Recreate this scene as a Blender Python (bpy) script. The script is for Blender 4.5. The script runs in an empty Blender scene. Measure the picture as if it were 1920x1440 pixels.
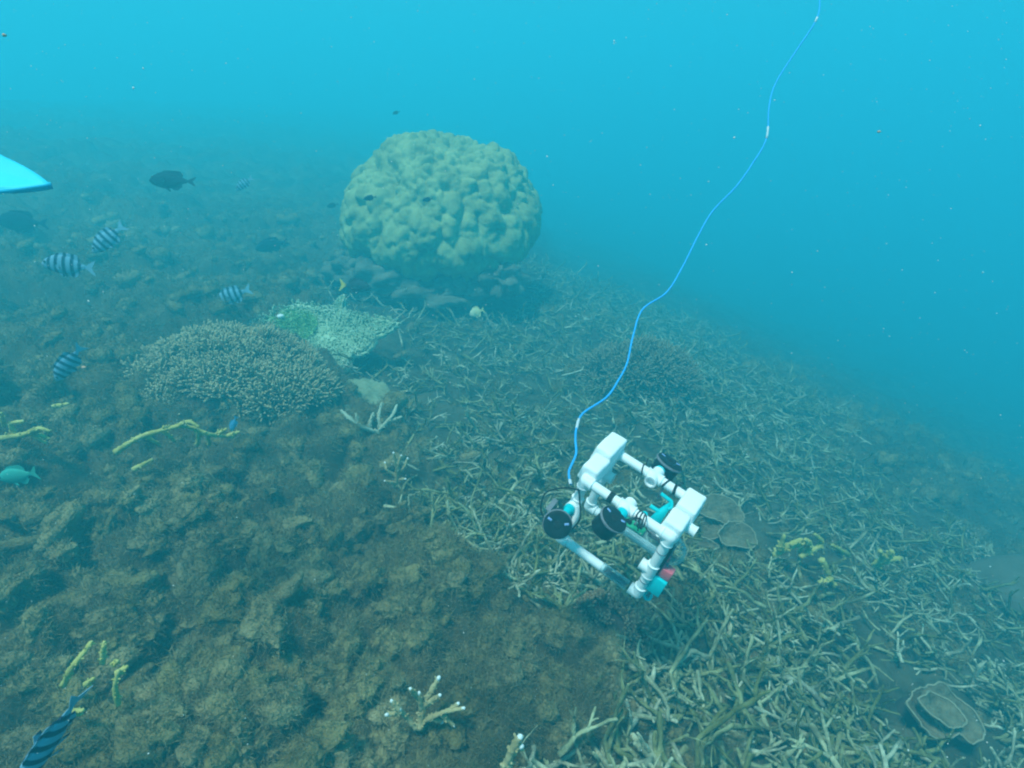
import bpy, math, random
import numpy as np
from mathutils import Vector, Matrix

random.seed(7)
RNG = np.random.default_rng(7)
SC = bpy.context.scene
COL = SC.collection

# ------------------------------------------------------------------ camera
CAM = np.array([0.0, 0.0, 1.3])
PITCH = math.radians(25)
F = 1144.0                                    # focal length in photo pixels (1920 wide)
RIGHT = np.array([1.0, 0, 0])
UPV = np.array([0, math.sin(PITCH), math.cos(PITCH)])
FWD = np.array([0, math.cos(PITCH), -math.sin(PITCH)])
cam_d = bpy.data.cameras.new('camera')
cam_d.sensor_width = 36
cam_d.lens = 36 * F / 1920
cam_d.clip_start = 0.02
cam_d.clip_end = 200
cam = bpy.data.objects.new('camera', cam_d)
cam.location = CAM
cam.rotation_euler = (math.radians(90) - PITCH, 0, 0)
COL.objects.link(cam)
SC.camera = cam

# ------------------------------------------------------------------ light
SUN_DIR = Vector((-0.24, -0.26, 1.0)).normalized()      # towards the sun
world = bpy.data.worlds.new('World')
SC.world = world
world.use_nodes = True
wn = world.node_tree.nodes
wn.clear()
sky = wn.new('ShaderNodeTexSky')
sky.sky_type = 'NISHITA'
sky.sun_disc = False
sky.sun_elevation = math.asin(SUN_DIR.z)
sky.sun_rotation = math.atan2(SUN_DIR.x, SUN_DIR.y)
bg = wn.new('ShaderNodeBackground')
bg.inputs['Strength'].default_value = 0.06
wo = wn.new('ShaderNodeOutputWorld')
world.node_tree.links.new(sky.outputs[0], bg.inputs[0])
world.node_tree.links.new(bg.outputs[0], wo.inputs[0])
sun_d = bpy.data.lights.new('sun', 'SUN')
sun_d.energy = 5.0
sun_d.color = (1.0, 0.96, 0.86)
sun_d.angle = math.radians(10)                # light scattered by the rippled surface
sun = bpy.data.objects.new('sun', sun_d)
sun.rotation_euler = SUN_DIR.to_track_quat('Z', 'Y').to_euler()
COL.objects.link(sun)
SC.view_settings.view_transform = 'Standard'
SC.view_settings.look = 'None'
SC.view_settings.gamma = 1
SC.view_settings.use_curve_mapping = False
SC.view_settings.exposure = 0.54
SC.cycles.volume_bounces = 2
SC.cycles.max_bounces = 6
SC.cycles.transparent_max_bounces = 12
SC.cycles.use_denoising = True
SC.cycles.filter_width = 2.1


# ------------------------------------------------------------------ numpy helpers
def hsh(*ints, seed=0):
    h = np.uint32(seed * 2654435761 % 4294967296)
    acc = np.zeros(np.shape(ints[0]), np.uint32) + h
    for i, v in enumerate(ints):
        acc ^= (v.astype(np.int64) & 0xffffffff).astype(np.uint32) * np.uint32([374761393, 668265263, 2246822519][i])
        acc = (acc ^ (acc >> np.uint32(13))) * np.uint32(1274126177)
        acc ^= acc >> np.uint32(16)
    return acc.astype(np.float64) / 4294967296.0


def vnoise(*p, seed=0):
    """value noise in 2 or 3 dimensions, 0..1"""
    i0 = [np.floor(a).astype(np.int64) for a in p]
    f = [a - b for a, b in zip(p, i0)]
    f = [a * a * a * (a * (a * 6 - 15) + 10) for a in f]
    out = 0
    n = len(p)
    for k in range(1 << n):
        w = 1.0
        idx = []
        for a in range(n):
            b = (k >> a) & 1
            w = w * (f[a] if b else 1 - f[a])
            idx.append(i0[a] + b)
        out = out + w * hsh(*idx, seed=seed)
    return out


def fbm(*p, octaves=4, seed=0):
    s, a, t = 0, 1.0, 0
    for o in range(octaves):
        s = s + a * vnoise(*[q * 2 ** o + 17.3 * o for q in p], seed=seed + o)
        t += a
        a *= 0.5
    return s / t


def lumps2(x, y, cell, seed, keep=1.0):
    """field of rounded humps: highest hemisphere over each point, 0..1"""
    X, Y = x / cell, y / cell
    ix, iy = np.floor(X).astype(np.int64), np.floor(Y).astype(np.int64)
    out = np.zeros_like(X)
    for dx in (-1, 0, 1):
        for dy in (-1, 0, 1):
            cx, cy = ix + dx, iy + dy
            px = cx + hsh(cx, cy, seed=seed)
            py = cy + hsh(cx, cy, seed=seed + 1)
            r = 0.45 + 0.5 * hsh(cx, cy, seed=seed + 2)
            a = 0.45 + 0.55 * hsh(cx, cy, seed=seed + 3)
            a = np.where(hsh(cx, cy, seed=seed + 4) < keep, a, 0)
            d2 = ((X - px) ** 2 + (Y - py) ** 2) / r ** 2
            out = np.maximum(out, a * np.sqrt(np.maximum(0, 1 - d2)))
    return out


def lumps3(p, cell, seed):
    P = p / cell
    I = np.floor(P).astype(np.int64)
    out = np.zeros(len(P))
    for dx in (-1, 0, 1):
        for dy in (-1, 0, 1):
            for dz in (-1, 0, 1):
                c = [I[:, 0] + dx, I[:, 1] + dy, I[:, 2] + dz]
                d2 = 0
                for a in range(3):
                    d2 = d2 + (P[:, a] - c[a] - hsh(*c, seed=seed + a)) ** 2
                r = 0.6 + 0.35 * hsh(*c, seed=seed + 5)
                a = 0.55 + 0.45 * hsh(*c, seed=seed + 6)
                out = np.maximum(out, a * np.sqrt(np.maximum(0, 1 - d2 / r ** 2)))
    return out


def smooth(a, b, x):
    t = np.clip((x - a) / (b - a), 0, 1)
    return t * t * (3 - 2 * t)


def ray(px, py):
    d = FWD + RIGHT * (px - 960) / F - UPV * (py - 720) / F
    return d / np.linalg.norm(d)


# ------------------------------------------------------------------ seabed shape
def softplus(x, k=0.25):
    return k * np.log1p(np.exp(np.clip(x / k, -40, 40)))


def base(x, y):
    rise = 1.25 * np.tanh(0.18 * softplus(-x - 0.25) / 1.25)
    fall = 4.5 * np.tanh((0.45 * softplus(x - 0.85, 0.45) + 0.11 * softplus(y - 3.2) * smooth(-0.5, 1.0, x)) / 4.5)
    und = 0.10 * (fbm(x * 0.9, y * 0.9, octaves=3, seed=40) - 0.5)
    return rise - fall + und * smooth(0.3, 1.5, np.hypot(x, y))


def at(px, py, lift=0.0):
    """point of the seabed seen at a photo pixel"""
    d = ray(px, py)
    t = np.geomspace(0.4, 28, 420)
    for _ in range(2):
        p = CAM + d * t[:, None]
        below = p[:, 2] <= base(p[:, 0], p[:, 1]) + lift
        i = int(np.argmax(below)) if below.any() else len(t) - 1
        t = np.linspace(t[max(i - 1, 0)], t[i], 24)
    return CAM + d * t[-1]


def pt(px, py, dist):
    return CAM + ray(px, py) * dist


# border between the brown algae turf (left) and the coral rubble (right)
bpx = [(1085, 1440), (1085, 1250), (1040, 1160), (800, 1060), (790, 1000), (830, 900), (770, 830), (660, 770), (570, 650), (640, 560)]
BXY = np.array([at(*p)[:2] for p in bpx])
BXY = BXY[np.argsort(BXY[:, 1])]


def zone(x, y):
    """1 in the rubble, 0 in the turf"""
    xb = np.interp(y, BXY[:, 1], BXY[:, 0])
    n = 0.5 * (fbm(x * 3, y * 3, octaves=3, seed=11) - 0.5)
    return smooth(-0.09, 0.09, x - xb + n) * (1 - 0.62 * smooth(1.2, 2.4, x + 1.2 * n))


def height(x, y, full=False):
    z = zone(x, y)
    r = np.hypot(x, y)
    wx = x + 0.10 * (vnoise(x * 6, y * 6, seed=3) - 0.5)
    wy = y + 0.10 * (vnoise(x * 6, y * 6, seed=4) - 0.5)
    c, s = math.cos(0.7), math.sin(0.7)
    u, v = (wx * c + wy * s) * 0.62, -wx * s + wy * c            # humps stretched along one direction
    fine = np.clip(1.6 - r / 6, 0.3, 1)
    big = lumps2(u, v, 0.17, 101)
    mid = lumps2(wx * 0.8, wy, 0.080, 111)
    sml = lumps2(wx, wy, 0.033, 121)
    tiny = vnoise(x * 75, y * 75, seed=131)
    patch = fbm(x * 1.7, y * 1.7, octaves=2, seed=77)
    turf = 0.125 * big + 0.095 * mid * (0.5 + patch) + 0.030 * sml * fine - 0.03 + 0.005 * tiny * fine + 0.10 * (patch - 0.5)
    rub = 0.030 * lumps2(wx, wy, 0.11, 141) + 0.014 * sml * fine + 0.004 * tiny + 0.05 * (patch - 0.5) - 0.015
    h = base(x, y) + turf * (1 - z) + rub * z + 0.07 * np.exp(-((x + 0.16) ** 2 + (y - 1.22) ** 2) / 0.05)
    return (h, z) if full else h


# ------------------------------------------------------------------ mesh helpers
def mesh_np(name, V, polys, mat=None, smooth_=True, attrs=None):
    """polys: list of (n,k) index arrays"""
    me = bpy.data.meshes.new(name)
    V = np.asarray(V, np.float32)
    polys = [np.asarray(p, np.int32) for p in polys if len(p)]
    me.vertices.add(len(V))
    me.vertices.foreach_set('co', V.ravel())
    loops = np.concatenate([p.ravel() for p in polys])
    tot = np.concatenate([np.full(len(p), p.shape[1], np.int32) for p in polys])
    start = np.concatenate([[0], np.cumsum(tot)[:-1]]).astype(np.int32)
    me.loops.add(len(loops))
    me.loops.foreach_set('vertex_index', loops)
    me.polygons.add(len(tot))
    me.polygons.foreach_set('loop_start', start)
    me.update(calc_edges=True)
    if smooth_:
        me.polygons.foreach_set('use_smooth', np.ones(len(tot), bool))
    for k, v in (attrs or {}).items():
        a = me.attributes.new(k, 'FLOAT', 'POINT')
        a.data.foreach_set('value', np.asarray(v, np.float32))
    if mat:
        me.materials.append(mat)
    return me


class MB:
    """collects shapes into one mesh"""
    def __init__(self):
        self.V, self.P, self.n = [], {}, 0
        self.A = []

    def add(self, V, polys, tint=0.0):
        V = np.asarray(V, float)
        for p in polys:
            p = np.asarray(p, int)
            if len(p):
                self.P.setdefault(p.shape[1], []).append(p + self.n)
        self.V.append(V)
        self.A.append(np.full(len(V), tint) if np.isscalar(tint) else np.asarray(tint, float))
        self.n += len(V)
        return self

    def data(self):
        return np.concatenate(self.V), [np.concatenate(v) for v in self.P.values()], np.concatenate(self.A)

    def mesh(self, name, mat, smooth_=True):
        V, P, A = self.data()
        return mesh_np(name, V, P, mat, smooth_, {'tint': A})

    def obj(self, name, mat, parent=None, smooth_=True):
        return link(name, self.mesh(name, mat, smooth_), parent)


def link(name, me, parent=None):
    o = bpy.data.objects.new(name, me)
    COL.objects.link(o)
    if parent:
        o.parent = parent
    return o


def tag(o, label=None, cat=None, group=None, kind=None):
    if label:
        o['label'] = label
    if cat:
        o['category'] = cat
    if group:
        o['group'] = group
    if kind:
        o['kind'] = kind
    return o


def thing(name, label, cat, loc=(0, 0, 0), group=None):
    o = bpy.data.objects.new(name, None)
    o.empty_display_size = 0.05
    COL.objects.link(o)
    o.location = loc
    return tag(o, label, cat, group)


def catmull(pts, n):
    """smooth polyline through pts with about n samples per span"""
    P = np.asarray(pts, float)
    if len(P) == 2:
        return np.linspace(P[0], P[1], n + 1)
    Q = np.vstack([2 * P[0] - P[1], P, 2 * P[-1] - P[-2]])
    out = []
    for i in range(1, len(Q) - 2):
        t = np.linspace(0, 1, n, endpoint=False)[:, None]
        a, b, c, d = Q[i - 1], Q[i], Q[i + 1], Q[i + 2]
        out.append(0.5 * (2 * b + (c - a) * t + (2 * a - 5 * b + 4 * c - d) * t ** 2 + (3 * b - a - 3 * c + d) * t ** 3))
    out.append(P[-1:])
    return np.vstack(out)


def tube(pts, radii, sides=8, caps=True, wob=0.0, rng=None, dome=False):
    P = np.asarray(pts, float)
    n = len(P)
    radii = np.full(n, radii) if np.isscalar(radii) else np.asarray(radii, float)
    if dome:                                              # rounded end
        d = P[-1] - P[-2]
        d = d / (np.linalg.norm(d) + 1e-9)
        r = radii[-1]
        P = np.vstack([P, P[-1] + d * r * 0.55, P[-1] + d * r * 0.9])
        radii = np.concatenate([radii, [r * 0.8, r * 0.38]])
        n += 2
    T = np.gradient(P, axis=0)
    T /= np.linalg.norm(T, axis=1)[:, None] + 1e-12
    ref = np.array([0, 0, 1.0]) if abs(T[0][2]) < 0.9 else np.array([1.0, 0, 0])
    N = np.cross(T[0], ref)
    N /= np.linalg.norm(N)
    V = []
    a = np.arange(sides) * 2 * math.pi / sides
    for i in range(n):
        N = N - T[i] * (N @ T[i])
        N /= np.linalg.norm(N) + 1e-12
        B = np.cross(T[i], N)
        r = radii[i] * np.ones(sides)
        if wob:
            r = r * (1 + wob * (rng.random(sides) - 0.5) * 2)
        V.append(P[i] + np.cos(a)[:, None] * N * r[:, None] + np.sin(a)[:, None] * B * r[:, None])
    V = np.vstack(V)
    i = np.arange(n - 1)[:, None] * sides
    j = np.arange(sides)[None]
    k = (j + 1) % sides
    Q = np.stack([i + j, i + k, i + sides + k, i + sides + j], -1).reshape(-1, 4)
    polys = [Q]
    if caps:
        polys.append(np.array([list(range(sides))[::-1], [(n - 1) * sides + q for q in range(sides)]]))
    return V, polys


def lathe(prof, sides=24, axis='z'):
    """prof: list of (radius, height) turned round z; closed when ends touch the axis"""
    V, Q = [], []
    a = np.arange(sides) * 2 * math.pi / sides
    for r, h in prof:
        V.append(np.stack([np.cos(a) * r, np.sin(a) * r, np.full(sides, h)], -1))
    V = np.vstack(V)
    n = len(prof)
    i = np.arange(n - 1)[:, None] * sides
    j = np.arange(sides)[None]
    k = (j + 1) % sides
    Q = np.stack([i + j, i + k, i + sides + k, i + sides + j], -1).reshape(-1, 4)
    if axis == 'x':
        V = V[:, [2, 0, 1]]
    if axis == 'y':
        V = V[:, [1, 2, 0]]
    return V, [Q]


def rbox(cx, cy, cz, sx, sy, sz, b=0.004, seg=2):
    """box with rounded edges (full sizes)"""
    import bmesh
    bm = bmesh.new()
    bmesh.ops.create_cube(bm, size=1)
    for v in bm.verts:
        v.co = (v.co.x * sx, v.co.y * sy, v.co.z * sz)
    if b:
        bmesh.ops.bevel(bm, geom=bm.edges[:], offset=b, segments=seg, profile=0.5, affect='EDGES')
    V = np.array([v.co[:] for v in bm.verts]) + np.array([cx, cy, cz])
    polys = {}
    for i, v in enumerate(bm.verts):
        v.index = i
    for f in bm.faces:
        polys.setdefault(len(f.verts), []).append([v.index for v in f.verts])
    bm.free()
    return V, [np.array(p) for p in polys.values()]


def blob(c, r, seed, nu=14, nv=9, amp=0.2, sq=(1, 1, 1)):
    u = np.arange(nu) * 2 * math.pi / nu
    v = np.linspace(0.02, math.pi - 0.02, nv)
    U, Vv = np.meshgrid(u, v)
    D = np.stack([np.sin(Vv) * np.cos(U), np.sin(Vv) * np.sin(U), np.cos(Vv)], -1).reshape(-1, 3)
    R = r * (1 + amp * (vnoise(*(D * 1.9 + seed * 7.7).T, seed=seed) - 0.5) * 2)
    P = D * R[:, None] * np.array(sq) + np.array(c)
    i = np.arange(nv - 1)[:, None] * nu
    j = np.arange(nu)[None]
    k = (j + 1) % nu
    Q = np.stack([i + j, i + nu + j, i + nu + k, i + k], -1).reshape(-1, 4)
    caps = np.array([list(range(nu)), [(nv - 1) * nu + q for q in range(nu)][::-1]])
    return P, [Q, caps]


def xf(data, M):
    V, P = data
    M = np.asarray(M, float)
    return V @ M[:3, :3].T + M[:3, 3], P


def frame(x=None, z=None, loc=(0, 0, 0)):
    """4x4 with the given x axis (kept) and approximate z"""
    x = np.asarray(x, float) / np.linalg.norm(x)
    z = np.asarray(z if z is not None else (0, 0, 1), float)
    z = z - x * (z @ x)
    if np.linalg.norm(z) < 1e-4:
        z = np.array([0, 1.0, 0]) - x * x[1]
    z /= np.linalg.norm(z)
    y = np.cross(z, x)
    M = np.eye(4)
    M[:3, 0], M[:3, 1], M[:3, 2], M[:3, 3] = x, y, z, loc
    return M


# ------------------------------------------------------------------ materials
def pmat(name, col, rough=0.85, spec=0.15):
    m = bpy.data.materials.new(name)
    m.use_nodes = True
    b = m.node_tree.nodes['Principled BSDF']
    b.inputs['Base Color'].default_value = (*col, 1)
    b.inputs['Roughness'].default_value = rough
    b.inputs['Specular IOR Level'].default_value = spec
    return m


def nmat(name, cols, scale=8.0, detail=6, rough=0.9, bump=0.3, bscale=60.0, bdist=0.004, coord='Object', tint=0.0, tipcol=None, spec=0.1, contrast=(0.3, 0.7)):
    """mottled material: noise through a colour ramp, fine bump, optional per-piece tint and pale tips"""
    m = pmat(name, cols[0], rough, spec)
    nt = m.node_tree
    N, L = nt.nodes, nt.links
    b = N['Principled BSDF']
    tc = N.new('ShaderNodeTexCoord')
    n1 = N.new('ShaderNodeTexNoise')
    n1.inputs['Scale'].default_value = scale
    n1.inputs['Detail'].default_value = detail
    n1.inputs['Roughness'].default_value = 0.65
    L.new(tc.outputs[coord], n1.inputs['Vector'])
    ramp = N.new('ShaderNodeValToRGB')
    e = ramp.color_ramp.elements
    for i, c in enumerate(cols):
        p = contrast[0] + (contrast[1] - contrast[0]) * i / (len(cols) - 1)
        el = e[i] if i < 2 else e.new(p)
        el.position = p
        el.color = (*c, 1)
    L.new(n1.outputs['Fac'], ramp.inputs['Fac'])
    out = ramp.outputs['Color']
    if tint:
        at_ = N.new('ShaderNodeAttribute')
        at_.attribute_name = 'tint'
        oi = N.new('ShaderNodeObjectInfo')
        ad = N.new('ShaderNodeMath')
        ad.operation = 'ADD'
        L.new(at_.outputs['Fac'], ad.inputs[0])
        L.new(oi.outputs['Random'], ad.inputs[1])
        fr = N.new('ShaderNodeMath')
        fr.operation = 'FRACT'
        L.new(ad.outputs[0], fr.inputs[0])
        mr = N.new('ShaderNodeMapRange')
        mr.inputs['To Min'].default_value = 1 - tint
        mr.inputs['To Max'].default_value = 1 + tint
        L.new(fr.outputs[0], mr.inputs['Value'])
        hs = N.new('ShaderNodeHueSaturation')
        L.new(mr.outputs[0], hs.inputs['Value'])
        mr2 = N.new('ShaderNodeMapRange')
        mr2.inputs['To Min'].default_value = 1 + tint * 0.7
        mr2.inputs['To Max'].default_value = 1 - tint * 0.8
        L.new(fr.outputs[0], mr2.inputs['Value'])
        L.new(mr2.outputs[0], hs.inputs['Saturation'])
        L.new(out, hs.inputs['Color'])
        out = hs.outputs['Color']
    if tipcol:
        ta = N.new('ShaderNodeAttribute')
        ta.attribute_name = 'tint'
        mx = N.new('ShaderNodeMix')
        mx.data_type = 'RGBA'
        L.new(ta.outputs['Fac'], mx.inputs['Factor'])
        L.new(out, mx.inputs[6])
        mx.inputs[7].default_value = (*tipcol, 1)
        out = mx.outputs[2]
    L.new(out, b.inputs['Base Color'])
    if bump:
        n2 = N.new('ShaderNodeTexNoise')
        n2.inputs['Scale'].default_value = bscale
        n2.inputs['Detail'].default_value = 5
        L.new(tc.outputs[coord], n2.inputs['Vector'])
        bp = N.new('ShaderNodeBump')
        bp.inputs['Strength'].default_value = bump
        bp.inputs['Distance'].default_value = bdist
        L.new(n2.outputs['Fac'], bp.inputs['Height'])
        L.new(bp.outputs['Normal'], b.inputs['Normal'])
    return m


def ground_mat():
    m = nmat('seabed_turf', [(0.040, 0.032, 0.014), (0.080, 0.063, 0.027), (0.14, 0.115, 0.05)], scale=3.2, detail=9, bump=0.6, bscale=110, bdist=0.006)  # dark substrate, darkened further so gaps between algae clumps look shaded
    nt = m.node_tree
    N, L = nt.nodes, nt.links
    b = N['Principled BSDF']
    old = b.inputs['Base Color'].links[0].from_socket
    za = N.new('ShaderNodeAttribute')
    za.attribute_name = 'zone'
    mx = N.new('ShaderNodeMix')
    mx.data_type = 'RGBA'
    L.new(za.outputs['Fac'], mx.inputs['Factor'])
    L.new(old, mx.inputs[6])
    n3 = N.new('ShaderNodeTexNoise')
    n3.inputs['Scale'].default_value = 9
    n3.inputs['Detail'].default_value = 8
    tc = N.new('ShaderNodeTexCoord')
    L.new(tc.outputs['Object'], n3.inputs['Vector'])
    r = N.new('ShaderNodeValToRGB')
    r.color_ramp.elements[0].position = 0.35
    r.color_ramp.elements[0].color = (0.030, 0.030, 0.017, 1)
    r.color_ramp.elements[1].position = 0.68
    r.color_ramp.elements[1].color = (0.11, 0.105, 0.06, 1)
    L.new(n3.outputs['Fac'], r.inputs['Fac'])
    L.new(r.outputs['Color'], mx.inputs[7])
    L.new(mx.outputs[2], b.inputs['Base Color'])
    return m


M_ground = ground_mat()
M_fuzz = nmat('brown_filaments', [(0.125, 0.102, 0.042), (0.22, 0.182, 0.076), (0.34, 0.29, 0.13)], scale=3.2, detail=9, bump=1.0, bscale=120, bdist=0.014, tint=0.12)
M_rubble = nmat('dead_branch_coral', [(0.105, 0.112, 0.050), (0.225, 0.24, 0.115), (0.40, 0.42, 0.225)], scale=19, detail=7, contrast=(0.36, 0.64), bump=0.8, bscale=150, bdist=0.005, tint=0.5)
M_head = nmat('massive_coral', [(0.16, 0.18, 0.065), (0.29, 0.31, 0.12), (0.41, 0.44, 0.19)], scale=7, detail=7, bump=0.5, bscale=90, bdist=0.006)
M_ledge = nmat('dead_ledge_shaded', [(0.05, 0.05, 0.035), (0.12, 0.12, 0.08), (0.22, 0.22, 0.16)], scale=9, bump=0.6, bscale=60, bdist=0.008)  # dead coral, its colour darkened to stand in for shade under the dome
M_bush = nmat('bushy_coral_brown', [(0.15, 0.115, 0.05), (0.26, 0.205, 0.095)], scale=20, bump=0.3, bscale=200, tipcol=(0.50, 0.43, 0.24))
M_bushcore = nmat('coral_core_dark', [(0.035, 0.03, 0.022), (0.09, 0.07, 0.045)], scale=12, bump=0.5)
M_plate = nmat('pale_table_coral', [(0.26, 0.37, 0.21), (0.40, 0.52, 0.33), (0.53, 0.64, 0.45)], scale=12, bump=0.6, bscale=90, bdist=0.006)
M_green = nmat('green_tuft', [(0.22, 0.42, 0.12), (0.38, 0.60, 0.20)], scale=9, bump=0, tint=0.25)
M_foliose = nmat('leafy_plate_coral', [(0.07, 0.06, 0.034), (0.17, 0.148, 0.085), (0.25, 0.22, 0.13)], scale=26, bump=0.9, bscale=110, bdist=0.008)
M_rim = nmat('pale_growing_edge', [(0.22, 0.21, 0.13), (0.34, 0.32, 0.21)], scale=30, bump=0.2)
M_yellow = nmat('yellow_branch_coral', [(0.26, 0.24, 0.07), (0.44, 0.41, 0.12), (0.58, 0.54, 0.21)], scale=20, bump=0.6, bscale=200, bdist=0.003)
M_acro = nmat('tan_branch_coral', [(0.32, 0.26, 0.12), (0.50, 0.42, 0.22)], scale=20, bump=0.6, bscale=200, bdist=0.003)
M_tip = pmat('white_coral_tip', (0.80, 0.82, 0.80), 0.7)
M_pvc = nmat('white_pvc', [(0.88, 0.88, 0.87), (0.92, 0.92, 0.91)], scale=25, bump=0.05, rough=0.45, spec=0.3)
M_foam = nmat('white_foam', [(0.90, 0.90, 0.89), (0.94, 0.94, 0.93)], scale=30, bump=0.35, bscale=150, bdist=0.002, rough=0.8)
M_black = nmat('black_plastic', [(0.008, 0.010, 0.012), (0.020, 0.024, 0.028)], scale=30, bump=0.15, bscale=120, rough=0.5, spec=0.15)
M_rubber = pmat('black_rubber', (0.018, 0.019, 0.021), 0.7)
M_grey = nmat('grey_plastic', [(0.13, 0.14, 0.16), (0.22, 0.23, 0.26)], scale=30, bump=0.1, rough=0.5)
M_bluemark = pmat('pale_blue_mark', (0.24, 0.38, 0.68), 0.5)
M_teal = nmat('turquoise_plastic', [(0.0, 0.52, 0.58), (0.015, 0.66, 0.70)], scale=12, bump=0.05, rough=0.5)
M_red = nmat('coral_red_plastic', [(0.72, 0.12, 0.16), (0.85, 0.20, 0.22)], scale=12, bump=0.05, rough=0.5)
M_pcb = nmat('green_board', [(0.02, 0.34, 0.17), (0.08, 0.55, 0.30)], scale=60, bump=0.2, rough=0.5)
M_cable = nmat('blue_cable', [(0.03, 0.34, 0.80), (0.05, 0.42, 0.90)], scale=40, bump=0.05, rough=0.5)
M_tape = pmat('white_tape', (0.55, 0.62, 0.66), 0.7)
M_fin = nmat('cyan_fin', [(0.03, 0.56, 0.80), (0.05, 0.62, 0.86)], scale=12, bump=0.05, rough=0.5)
M_snow = pmat('marine_snow', (0.75, 0.75, 0.70), 0.9)
M_orange = pmat('orange_speck', (0.55, 0.33, 0.22), 0.9)
M_sand = nmat('pale_boulder', [(0.08, 0.075, 0.05), (0.14, 0.13, 0.09)], scale=7, bump=0.4, bscale=60)


def clear_mat():
    m = bpy.data.materials.new('clear_acrylic')
    m.use_nodes = True
    N, L = m.node_tree.nodes, m.node_tree.links
    N.clear()
    o = N.new('ShaderNodeOutputMaterial')
    mx = N.new('ShaderNodeMixShader')
    t = N.new('ShaderNodeBsdfTransparent')
    t.inputs[0].default_value = (0.93, 0.97, 0.97, 1)
    g = N.new('ShaderNodeBsdfPrincipled')
    g.inputs['Base Color'].default_value = (0.55, 0.75, 0.78, 1)
    g.inputs['Roughness'].default_value = 0.15
    lw = N.new('ShaderNodeLayerWeight')
    lw.inputs['Blend'].default_value = 0.28
    L.new(lw.outputs['Facing'], mx.inputs[0])
    L.new(t.outputs[0], mx.inputs[1])
    L.new(g.outputs[0], mx.inputs[2])
    L.new(mx.outputs[0], o.inputs[0])
    return m


M_clear = clear_mat()

# ------------------------------------------------------------------ seabed sheet
th = np.radians(np.concatenate([np.linspace(-180, -60, 40, endpoint=False), np.linspace(-60, 60, 540), np.linspace(60, 180, 41)[1:-1]]))
rr = np.concatenate([np.linspace(0.05, 0.55, 14, endpoint=False), np.geomspace(0.55, 9.0, 480), np.geomspace(9.0, 29.0, 60)[1:]])
TT, RR = np.meshgrid(th, rr)
gx, gy = (np.sin(TT) * RR).ravel(), (np.cos(TT) * RR).ravel()
gz, gzone = height(gx, gy, True)
GV = np.stack([gx, gy, gz], -1)
nt_, nr_ = len(th), len(rr)
i = np.arange(nr_ - 1)[:, None] * nt_
j = np.arange(nt_)[None]
k = (j + 1) % nt_
GQ = np.stack([i + j, i + nt_ + j, i + nt_ + k, i + k], -1).reshape(-1, 4)
GV = np.vstack([GV, [[0, 0, float(base(np.zeros(1), np.zeros(1))[0])]]])
gzone = np.append(gzone, 0)
cen = len(GV) - 1
GT = np.stack([np.full(nt_, cen), np.arange(nt_), (np.arange(nt_) + 1) % nt_], -1)
ground = link('seabed', mesh_np('seabed', GV, [GQ, GT], M_ground, True, {'zone': gzone}))
tag(ground, 'brown and khaki reef seabed sloping down to the right', 'seabed', kind='structure')
GROUND_LOW = float(GV[:, 2].min())


# ------------------------------------------------------------------ short filaments of the algae turf
def filaments(P, Nn, L, W, rng, spread=0.75):
    """one thin triangle per point"""
    n = len(P)
    D = Nn + spread * rng.normal(0, 1, (n, 3))
    D /= np.linalg.norm(D, axis=1)[:, None]
    S = np.cross(D, rng.normal(0, 1, (n, 3)))
    S /= np.linalg.norm(S, axis=1)[:, None]
    A = P - S * W[:, None] * 0.5 - D * L[:, None] * 0.15
    B = P + S * W[:, None] * 0.5 - D * L[:, None] * 0.15
    C = P + D * L[:, None]
    V = np.stack([A, B, C], 1).reshape(-1, 3)
    return V, np.arange(3 * n).reshape(-1, 3)


NF = 520000
fr_ = np.exp(RNG.uniform(math.log(0.72), math.log(6.5), NF))
ft = np.radians(RNG.uniform(-58, 56, NF))
fx, fy = np.sin(ft) * fr_, np.cos(ft) * fr_
fh, fz_ = height(fx, fy, True)
rel_ = fh - base(fx, fy)
keep = (RNG.random(NF) > fz_ * 0.80) & (RNG.random(NF) < 0.18 + 0.82 * smooth(0.02, 0.13, rel_))
fx, fy, fh, fr_ = fx[keep], fy[keep], fh[keep], fr_[keep]
e = 0.006
nx = -(height(fx + e, fy) - fh) / e
ny = -(height(fx, fy + e) - fh) / e
NN = np.stack([nx, ny, np.ones_like(nx)], -1)
NN /= np.linalg.norm(NN, axis=1)[:, None]
sc_ = np.clip(fr_, 0.8, 5)
FV, FT = filaments(np.stack([fx, fy, fh], -1), NN, (0.009 + 0.012 * RNG.random(len(fx))) * sc_ ** 0.35, 0.0016 * sc_ ** 0.6, RNG)
fz = link('algae_turf', mesh_np('algae_turf', FV, [FT], M_fuzz, False, {'tint': np.repeat(RNG.random(len(fx)), 3)}))
tag(fz, 'short fuzzy brown algae filaments coating the lumpy seabed', 'algae', kind='stuff')

# ------------------------------------------------------------------ massive coral head
cg = at(812, 590)
HC = np.array([cg[0] + 0.02, cg[1] + 0.62, cg[2]])
hd = np.linalg.norm(HC - CAM)
HW = 0.5 * 388 / F * hd                              # half width seen in the photo
HW *= 1.12
ztop = 1.3 + HC[1] * math.tan(math.atan((720 - 238) / F) - PITCH)
HH = (ztop - HC[2]) * 1.06
O = np.array([0, 0, 0.50 * HH])


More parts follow.
